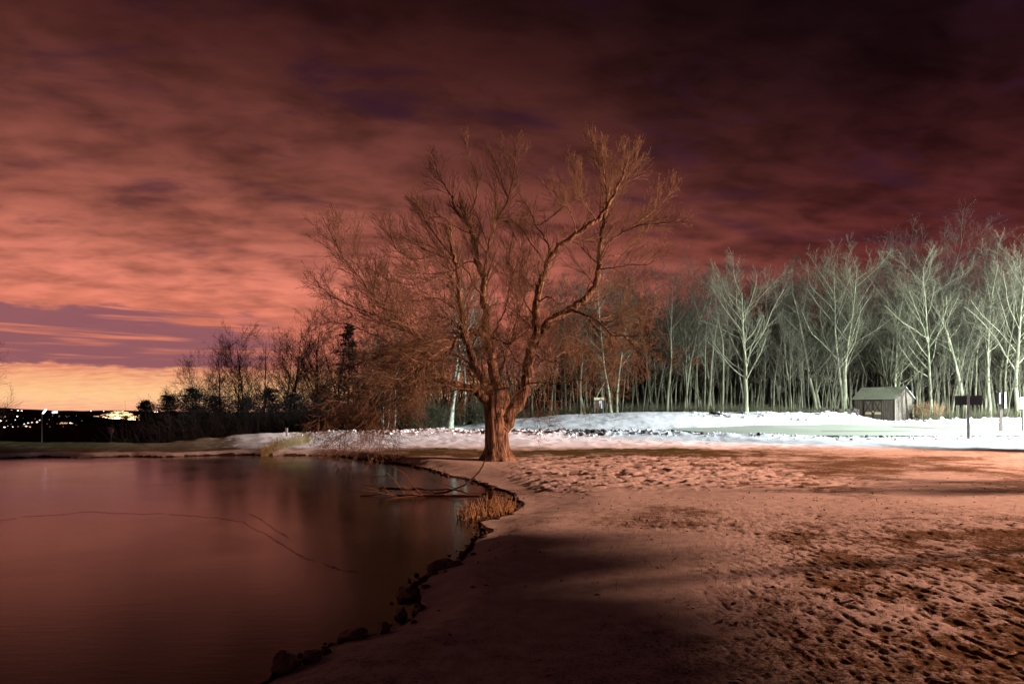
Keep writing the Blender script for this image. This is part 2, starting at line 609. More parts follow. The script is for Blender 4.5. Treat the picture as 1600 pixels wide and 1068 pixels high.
def table_z(x, y):
    yy = np.clip(y, 0, 699.9)
    u = np.clip(np.where(y > 1, x / np.maximum(y, 1) * F + 800, 800), COLS[0] + 1, COLS[-1] - 1)
    r = np.clip(np.searchsorted(ROWS, yy, side='right') - 1, 0, len(ROWS) - 2)
    c = np.clip(np.searchsorted(COLS, u, side='right') - 1, 0, len(COLS) - 2)
    fr = (yy - ROWS[r]) / (ROWS[r + 1] - ROWS[r])
    fr = 0.5 * fr + 0.5 * fr * fr * (3 - 2 * fr)
    fc = (u - COLS[c]) / (COLS[c + 1] - COLS[c])
    fc = fc * fc * (3 - 2 * fc)
    return (ZT[r, c] * (1 - fc) + ZT[r, c + 1] * fc) * (1 - fr) + (ZT[r + 1, c] * (1 - fc) + ZT[r + 1, c + 1] * fc) * fr


def pond_sd(x, y):
    """distance to the waterline, positive on land"""
    d = np.full(x.shape, 1e9)
    ins = np.zeros(x.shape, bool)
    n = len(POND)
    for i in range(n):
        ax, ay = POND[i]
        bx, by = POND[(i + 1) % n]
        ex, ey = bx - ax, by - ay
        t = np.clip(((x - ax) * ex + (y - ay) * ey) / (ex * ex + ey * ey), 0, 1)
        d = np.minimum(d, np.hypot(x - ax - t * ex, y - ay - t * ey))
        cr = ((ay > y) != (by > y)) & (x < (bx - ax) * (y - ay) / (by - ay + 1e-12) + ax)
        ins ^= cr
    return np.where(ins, -d, d)


def lookup(table, X):
    a = np.array(table, float)
    return np.interp(X, a[:, 0], a[:, 1])


# near snow bank: photo column -> depth of its crest; far bank behind the drive
def near_bank_y(u):
    return np.interp(u, [200, 300, 450, 560, 700, 800, 1000, 1165, 1400, 1700], [35.5, 36.3, 38, 38, 38, 37.2, 37.2, 35.8, 35.4, 35.4])


def height(x, y, detail=False):
    z = table_z(x, y)
    u = np.where(y > 1, x / np.maximum(y, 1) * F + 800, 800)
    front = (y > 20) & (y < 75)
    # bank pushed up along the near side of the drive
    nb = near_bank_y(u)
    lump = fbm(x * 0.9, y * 0.9, 3, 5)
    h1 = np.exp(-((y - nb) / 0.8) ** 2) * (0.10 + 0.20 * lump) * sstep(240, 380, u)
    h1 = h1 * (1 - 0.45 * sstep(1050, 1250, u))
    # bank on the far side of the drive, lower at the shed
    fbk = 50.5 + 0.6 * vnoise(x * 0.35, y * 0 + 2.0, 9)
    amp = np.interp(u, [1000, 1080, 1165, 1250, 1320, 1350, 1400, 1440, 1480, 1600, 1800], [0, .10, .16, .42, .48, .28, .02, .12, .22, .26, .3])
    h2 = np.exp(-((y - fbk) / 2.0) ** 2) * amp * (0.65 + 0.7 * fbm(x * 0.8, y * 0.6, 3, 12))
    z = z + np.where(front, h1 + h2, 0)
    # swells of the lawn
    z = z + np.where(y < 45, (fbm(x * 0.22 + 5, y * 0.22, 3, 21) - 0.5) * 0.16 * sstep(1.5, 5, np.abs(y)), 0)
    sd = pond_sd(x, y)
    wig = (fbm(x * 1.3, y * 1.3, 3, 33) - 0.5) * 0.35
    s = sd + wig * np.clip(np.maximum(y, 4) / 14, 0.25, 1)
    land = np.maximum(z, -0.06)
    wd = 0.75 + 1.1 * sstep(9.5, 12.5, y) * sstep(24, 20, y)
    zn = np.where(s < 0, -0.22 - 0.5 * sstep(0, 1.2, -s), WATER + 0.03 + (land - WATER - 0.03) * sstep(-0.1, wd, s))
    return np.where((sd < 2.6) & (y < 34), zn, z)


def hz(x, y):
    return float(height(np.array([float(x)]), np.array([float(y)]))[0])


def pix2ground(x, y, lo=3.0, hi=75.0):
    """first ground point along the ray through photo pixel x, y"""
    Y = np.linspace(lo, hi, 3000)
    X = (x - 800) / F * Y
    ray = CAMZ - (y - HZ) / F * Y
    g = height(X, Y)
    k = np.argmax(g >= ray)
    return Vector((X[k], Y[k], g[k]))


# ------------------------------------------------------------------ ground sheet
def build_ground():
    ang = np.concatenate([np.arange(-180, -46, 4.0), np.arange(-46, 46.01, 0.14), np.arange(50, 181, 4.0)])
    ang[-1] = 180.0
    r = [0.05, 0.6, 1.4, 2.2, 3.0, 3.4]
    while r[-1] < 2500:
        q = r[-1]
        st = 0.0038 if q < 9 else 0.0046 if q < 14 else 0.0028 if q < 26 else 0.0068 if q < 60 else 0.03 if q < 200 else 0.12
        r.append(q * (1 + st))
    r = np.array(r)
    A, R = np.meshgrid(np.radians(ang), r)
    x = R * np.sin(A)
    y = R * np.cos(A)
    z = height(x, y)
    sd = pond_sd(x, y)
    u = np.where(y > 1, x / np.maximum(y, 1) * F + 800, 800)
    # ---- cover: how much snow crust, green grass, muddy ground and valley darkness
    n1 = fbm(x * 0.45, y * 0.45, 4, 41)
    n2 = fbm(x * 1.6, y * 1.6, 4, 47)
    snow = 0.66 + 0.13 * sstep(2.5, 0.0, x) * (y < 12)  # snow cover raised inside the tree's shadow to lighten that shade
    # trampled, melted-out turf on the right
    tram = sstep(1.8, 4.2, x + 0.4 * (n1 - 0.5) * 6) * sstep(13.5, 8.0, y)
    snow = snow - tram * (0.08 + 0.27 * sstep(0.45, 0.7, n2))
    snow = snow - 0.22 * sstep(0.5, 0.7, n1) * (y < 26)
    # muddy turf below the bank on the right, bare turf by the tree
    bnd = sstep(17, 20, y + 3 * (n1 - .5)) * sstep(30.0, 28.2, y + 1.5 * (n1 - .5)) * sstep(2.5, 8.0, x + 5 * (n2 - .5))
    snow = snow - bnd * (0.05 + .13 * sstep(.4, .65, n2))
    turf = sstep(24.4, 25.6, y + 0.8 * (n2 - .5)) * sstep(30.5, 28.5, y + 1.4 * (n1 - .5)) * sstep(-9, -3, x) * sstep(13, 6, x)
    snow = snow - turf * (0.28 + .3 * sstep(.4, .62, n2))
    grn = turf * sstep(26.0, 28.0, y + (n2 - .5)) * 0.9 + turf * 0.2
    # left bank: straw turf with a thread of snow at the waterline
    lb = sstep(-9.5, -12.5, x) * (y > 24) * sstep(0.55, 0.9, sd)
    snow = np.where(lb > 0, snow * (1 - lb) + lb * (0.10 + 0.25 * sstep(0.52, 0.7, n2)), snow)
    grn = grn + sstep(-17, -21, x) * (y > 31.5) * 0.9
    # clean snow beyond
    cl = sstep(28.6, 30.6, y + 4.0 * (n1 - .5) + 3.0 * (n2 - .5)) * sstep(330, 420, u + 60 * (n1 - .5))
    snow = snow * (1 - cl) + 1.25 * cl
    wood = sstep(53, 56, y + 2 * (n2 - .5))
    snow = np.where(y > 50, snow * (1 - wood) + wood * (0.45 + 0.3 * (n2 - .5)), snow)
    far = sstep(60, 80, y)
    snow = snow * (1 - far)
    snow = np.where(y > 33, np.where(u < 300, 0.1, snow), snow)
    snow = np.where(sd < 0.14 * n2, 0.05, snow)
    val = ((y > 41) & (u < 600 - 4 * (y - 41))) | (y > 110)  # valley: its lack of light is put into the cover as dark ground
    snow = np.where(val, -1.0, snow)
    grn = np.where(val, 0, grn)
    mud_and_dark = np.clip(2.0 * val + bnd * 0.1 + (sd < 0.2) * 0.9, 0, 1)
    # ---- dents, hoof and boot prints, broken crust
    d1 = vnoise(x * 16.0, y * 9.5, 61)
    d2 = vnoise(x * 27.0, y * 17.0, 67)
    dents = -sstep(0.60, 0.90, d1) * 0.012 * (.3 + 1.4 * n2) - sstep(0.60, 0.9, d2) * 0.012 - 0.012 * sstep(.6, .8, fbm(x * 3.1, y * 2.6, 2, 69))
    snow = snow - 0.30 * tram * sstep(0.62, 0.85, np.maximum(d1, d2)) * (y < 14)
    dm = (0.10 + 0.9 * sstep(1.2, 3.4, x + 3 * (n1 - .5)) * sstep(14, 9, y)) * sstep(0.3, 0.8, sd)
    z = z + np.where((y > 2) & (y < 18), dents * dm, 0)
    a = math.radians(20)
    cxx = x * math.cos(a) + y * math.sin(a)
    cyy = -x * math.sin(a) + y * math.cos(a)
    cr = fbm(cxx * 2.3, cyy * 7.0, 3, 71)
    cm = sstep(-.8, .6, x) * sstep(13.5, 16, y) * sstep(27.5, 24, y) * sstep(11, 6, x + 2 * (n1 - .5)) * sstep(0.4, 1.0, sd)
    flake = sstep(0.56, 0.60, cr)
    z = z + flake * cm * 0.045
    snow = snow + flake * cm * 0.45 - (1 - flake) * cm * 0.18
    # small lumps everywhere on the far snow
    z = z + np.where((y > 29) & (y < 56), (fbm(x * 1.4, y * 1.4, 4, 81, .6) - .5) * 0.12, 0)
    n, mcol = x.shape
    idx = np.arange(n * mcol).reshape(n, mcol)
    f = np.stack([idx[:-1, :-1], idx[:-1, 1:], idx[1:, 1:], idx[1:, :-1]], axis=-1).reshape(-1, 4)
    me = raw_mesh('ground', np.stack([x, y, z], axis=-1).reshape(-1, 3), f[:, ::-1], M['ground'], True)
    ca = me.color_attributes.new('cover', 'FLOAT_COLOR', 'POINT')
    colr = np.stack([np.clip(snow, -1, 1.4), np.clip(grn, 0, 1), mud_and_dark, np.ones_like(snow)], axis=-1).reshape(-1)
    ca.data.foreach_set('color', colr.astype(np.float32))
    tag(link('ground', me), kind='structure')


build_ground()


def build_pond():
    v = np.array([(-48, -10, WATER), (3.0, -10, WATER), (3.0, 30.6, WATER), (-48, 30.6, WATER)], float)
    tag(link('pond', raw_mesh('pond', v, np.array([[0, 1, 2, 3]]), M['ice'])), kind='structure')
    # the crack where a newer sheet meets the older ice: a thin raised ragged lip
    rng = np.random.default_rng(4)
    pts = []
    for seg in ([(0, 812), (60, 806), (120, 800), (180, 801), (250, 803), (320, 808), (380, 815), (415, 835), (445, 853), (480, 872), (520, 888), (560, 893)],
                [(388, 804), (410, 812), (432, 829), (450, 838)]):
        P = np.array(seg, float)
        t = np.linspace(0, len(P) - 1, 34 * len(P))
        xs = np.interp(t, np.arange(len(P)), P[:, 0])
        ys = np.interp(t, np.arange(len(P)), P[:, 1])
        ys = ys + (fbm(t * 1.7, t * 0 + seg[0][0], 3, 3) - .5) * 6
        Y = (CAMZ - WATER) * F / (ys - HZ)
        pts.append((np.stack([(xs - 800) / F * Y, Y], 1), 0.6 if seg[0][0] == 0 else 0.35))
    V = []
    Q = []
    for P, wf in pts:
        n = len(P)
        w = (0.0015 + 0.012 * rng.random(n) ** 2.5) * wf
        P = P + rng.normal(0, .012, P.shape)
        b = len(V)
        for i in range(n):
            V += [(P[i, 0], P[i, 1] - w[i], WATER + 0.003), (P[i, 0], P[i, 1], WATER + 0.006), (P[i, 0], P[i, 1] + w[i] * .7, WATER + 0.003)]
        keep = vnoise(np.arange(n) * .19, np.zeros(n) + b, 17) > .08
        for i in range(n - 1):
            if not keep[i]:
                continue
            a = b + 3 * i
            Q += [(a, a + 3, a + 4, a + 1), (a + 1, a + 4, a + 5, a + 2)]
    tag(link('ice_crack', raw_mesh('ice_crack', np.array(V), np.array(Q), M['crack'])), kind='structure')


build_pond()


def build_drive():
    us = np.linspace(1050, 2300, 60)
    lo = 36.6 + np.interp(us, [1050, 1165, 1300, 2300], [2.2, 0.4, 0, 0])
    hi = np.interp(us, [1050, 1165, 1300, 1600, 2300], [39.6, 42.5, 45.5, 46.8, 46.8])
    V = []
    Q = []
    nn = 14
    for i, (a, b, u) in enumerate(zip(lo, hi, us)):
        Y = np.linspace(a, b, nn)
        X = (u - 800) / F * Y
        Z = table_z(X, Y) + 0.085
        V.append(np.stack([X, Y, Z], 1))
    V = np.concatenate(V)
    for i in range(len(us) - 1):
        for j in range(nn - 1):
            a = i * nn + j
            Q.append((a, a + nn, a + nn + 1, a + 1))
    tag(link('driveway', raw_mesh('driveway', V, np.array(Q), M['asphalt'], True)), kind='structure')


build_drive()


def blob_mesh(name, centres, sizes, rng, material, flat=0.6, sub=1):
    """many irregular lumps in one mesh"""
    import bmesh
    bm = bmesh.new()
    bmesh.ops.create_icosphere(bm, subdivisions=sub, radius=1.0)
    bv = np.array([v.co[:] for v in bm.verts])
    bf = np.array([[v.index for v in f.verts] for f in bm.faces])
    bm.free()
    V = []
    Q = []
    for c, s in zip(centres, sizes):
        k = 1 + (rng.random((len(bv), 1)) - .5) * 0.55
        sc = np.array([1, 0.6 + 0.6 * rng.random(), flat * (0.7 + 0.6 * rng.random())]) * s
        a = rng.random() * 6.28
        p = bv * k * sc
        p = np.stack([p[:, 0] * math.cos(a) - p[:, 1] * math.sin(a), p[:, 0] * math.sin(a) + p[:, 1] * math.cos(a), p[:, 2]], 1)
        Q.append(bf + len(V) * len(bv))
        V.append(p + np.array(c))
    return raw_mesh(name, np.concatenate(V), np.concatenate(Q), material, False)


def build_banks():
    rng = np.random.default_rng(11)
    C = []
    Sz = []
    for i in range(1500):
        u = rng.uniform(430, 1620) if i % 3 else rng.uniform(560, 1060)
        Y = near_bank_y(np.array([u]))[0] + rng.normal(0, 0.55)
        X = (u - 800) / F * Y
        s = 0.03 + 0.10 * rng.random() ** 2.5
        s *= .5 + .5 * min(1, max(0, (u - 430) / 150))
        if u > 1080:
            s *= 0.75
        C.append((X, Y, hz(X, Y) + s * 0.25))
        Sz.append(s)
    for i in range(420):
        u = rng.uniform(1080, 1640)
        Y = 49.5 + rng.normal(0, 1.0)
        X = (u - 800) / F * Y
        s = 0.04 + 0.20 * rng.random() ** 2.5
        C.append((X, Y, hz(X, Y) + s * 0.2))
        Sz.append(s)
    tag(link('ploughed_snow', blob_mesh('ploughed_snow', C, Sz, rng, M['snowlump'])), kind='stuff')
    C = []
    Sz = []
    for i in range(95):
        u = rng.choice([rng.uniform(800, 960), rng.uniform(905, 945), rng.uniform(560, 780), rng.uniform(1000, 1400)], p=[.4, .36, .12, .12])
        Y = near_bank_y(np.array([u]))[0] + rng.normal(-0.2, 0.4)
        X = (u - 800) / F * Y
        s = 0.06 + 0.10 * rng.random()
        C.append((X, Y, hz(X, Y) + s * 0.3))
        Sz.append(s)
    tag(link('dirty_snow_clods', blob_mesh('dirty_snow_clods', C, Sz, rng, M['dirt'])), kind='stuff')


build_banks()


def build_shore():
    rng = np.random.default_rng(17)
    C = []
    Sz = []
    n = 27
    for i in range(n):
        a, b = POND[i], POND[i + 1]
        L = np.hypot(*(b - a))
        near = a[1] < 24
        for k in range(int(L * (13 if near else 6))):
            p = a + (b - a) * rng.random() + rng.normal(0, .09, 2)
            s = (.018 + .05 * rng.random() ** 2.5) * (1 if near else 1.5)
            C.append((p[0], p[1], max(hz(p[0], p[1]), WATER) + s * .1))
            Sz.append(s)
    tag(link('shore_clods', blob_mesh('shore_clods', C, Sz, rng, M['dirt'])), kind='stuff')


build_shore()


# ------------------------------------------------------------------ branches
def wander(rng, p, d, L, n, up=0.0, jit=0.12):
    """points of a branch that starts at p towards d"""
    pts = [Vector(p)]
    d = Vector(d).normalized()
    st = L / n
    for i in range(n):
        d = d + Vector((rng.gauss(0, jit), rng.gauss(0, jit), rng.gauss(0, jit) + up))
        d.normalize()
        pts.append(pts[-1] + d * st)
    return pts


def side_dir(rng, d, ang):
    d = Vector(d).normalized()
    a = d.orthogonal().normalized()
    b = d.cross(a)
    t = rng.uniform(0, 2 * math.pi)
    return d * math.cos(ang) + (a * math.cos(t) + b * math.sin(t)) * math.sin(ang)


SEG = [10, 7, 5, 3, 2]


def grow(tb_for, rng, p, d, L, r, lev, P):
    """one branch and its children; tb_for(level) -> Tubes"""
    n = SEG[min(lev, 4)]
    pts = wander(rng, p, d, L, n, P['up'][lev], P['jit'][lev])
    tip = P.get('tip', 0.25)
    rad = [max(P['rmin'], r * (1 - (1 - tip) * (i / n))) for i in range(n + 1)]
    tb_for(lev).add(pts, rad, 7 if lev == 0 else 5 if lev == 1 else 3)
    children(tb_for, rng, pts, rad, L, lev, P)


def children(tb_for, rng, pts, rad, L, lev, P, t0=None):
    if lev + 1 > P['max']:
        return
    n = len(pts) - 1
    kids = P['kids'][lev]
    kids = int(kids * P.get('perm', 1)) if t0 is None else kids
    if 'klen' in P:
        kids = max(1, int(round(kids * min(1.25, max(.2, L / P['klen'][lev])))))
    lo = P['start'][lev] if t0 is None else t0
    for k in range(kids):
        t = lo + (1 - lo) * (k + rng.random()) / kids
        f = min(t * n, n - 1e-4)
        i = int(f)
        q = pts[i].lerp(pts[i + 1], f - i)
        dd = (pts[i + 1] - pts[i]).normalized()
        nd = side_dir(rng, dd, P['ang'][lev] * rng.uniform(0.7, 1.25))
        nd = (nd + Vector((0, 0, P['lift'][lev]))).normalized()
        rr = rad[i] * (rng.uniform(0.28, 0.46) if lev == 0 else rng.uniform(0.45, 0.7)) * (P.get('thin', 1.0) if lev >= 1 else 1.0)
        ll = L * P['ratio'][lev] * rng.uniform(0.6, 1.2) * (1.15 - 0.6 * t)
        grow(tb_for, rng, q, nd, ll, max(rr, P['rmin']), lev + 1, P)


def tree_meshes(name, seed, H, r0, P, mats, lean=(0, 0), stems=1, clear=0.3):
    """trunk and crown meshes of a bare tree standing at the origin"""
    rng = random.Random(seed)
    tr = Tubes()
    cr = Tubes()
    pick = lambda lev: tr if lev <= 1 else cr
    for s in range(stems):
        a = rng.uniform(0, 6.28)
        sp = 0.0 if stems == 1 else rng.uniform(0.12, 0.3)
        d = Vector((lean[0] + sp * math.cos(a), lean[1] + sp * math.sin(a), 1))
        h = H * (1 if s == 0 else rng.uniform(0.65, 0.95))
        base = Vector((math.cos(a) * r0 * 0.8 * (stems > 1), math.sin(a) * r0 * 0.8 * (stems > 1), -0.35))
        n = SEG[0]
        pts = wander(rng, base, d, h, n, P['up'][0], P['jit'][0])
        rr = r0 if s == 0 else r0 * rng.uniform(0.6, 0.9)
        rad = [rr * (1.35 if i == 0 else 1 - 0.90 * (i / n) ** 0.85) for i in range(n + 1)]
        tr.add(pts, rad, 9)
        P2 = dict(P)
        P2['start'] = [clear] + list(P['start'][1:])
        children(pick, rng, pts, rad, h, 0, P2)
    return tr.mesh(name + '_trunk', mats[0]), cr.mesh(name + '_crown', mats[1])


WOODLAND = dict(max=3, up=[0.02, 0.04, 0.02, 0.0], jit=[0.06, 0.10, 0.14, 0.16], kids=[18, 9, 6, 0], start=[0.35, 0.15, 0.1],
                ang=[0.95, 0.8, 0.75], lift=[0.22, 0.16, 0.08], ratio=[0.36, 0.5, 0.52], rmin=0.006, thin=.7)
SPREAD = dict(max=3, up=[0.02, 0.035, 0.02, 0.01], jit=[0.05, 0.10, 0.13, 0.15], kids=[20, 11, 7, 0], start=[0.22, 0.2, 0.1],
              ang=[0.92, 0.72, 0.68], lift=[0.26, 0.12, 0.08], ratio=[0.5, 0.48, 0.47], rmin=0.006, thin=.7)
SAPLING = dict(max=2, up=[0.01, 0.05, 0.02], jit=[0.05, 0.12, 0.16], kids=[18, 8, 0], start=[0.3, 0.15],
               ang=[0.8, 0.7], lift=[0.3, 0.15], ratio=[0.22, 0.45], rmin=0.009)


def make_tree(name, label, cat, kind_args, group=None):
    tm, cm = tree_meshes(name, *kind_args)
    o = thing(name, label, cat, group=group)
    link('trunk', tm, o)
    link('crown', cm, o)
    return o


def place(o, x, y, rz=0.0, sc=1.0):
    o.location = (x, y, hz(x, y))
    o.rotation_euler = (0, 0, rz)
    o.scale = (sc, sc, sc)
    return o


# ------------------------------------------------------------------ the big bare tree by the pond
def smooth_path(pts, n):
    """Catmull-Rom through the points, n samples"""
    P = [np.array(p, float) for p in pts]
    P = [2 * P[0] - P[1]] + P + [2 * P[-1] - P[-2]]
    out = []
    m = len(P) - 3
    for k in range(n):
        t = k / (n - 1) * m
        i = min(int(t), m - 1)
        f = t - i
        a, b, c, d = P[i:i + 4]
        out.append(Vector(0.5 * ((2 * b) + (c - a) * f + (2 * a - 5 * b + 4 * c - d) * f * f + (3 * b - a - 3 * c + d) * f ** 3)))
    return out


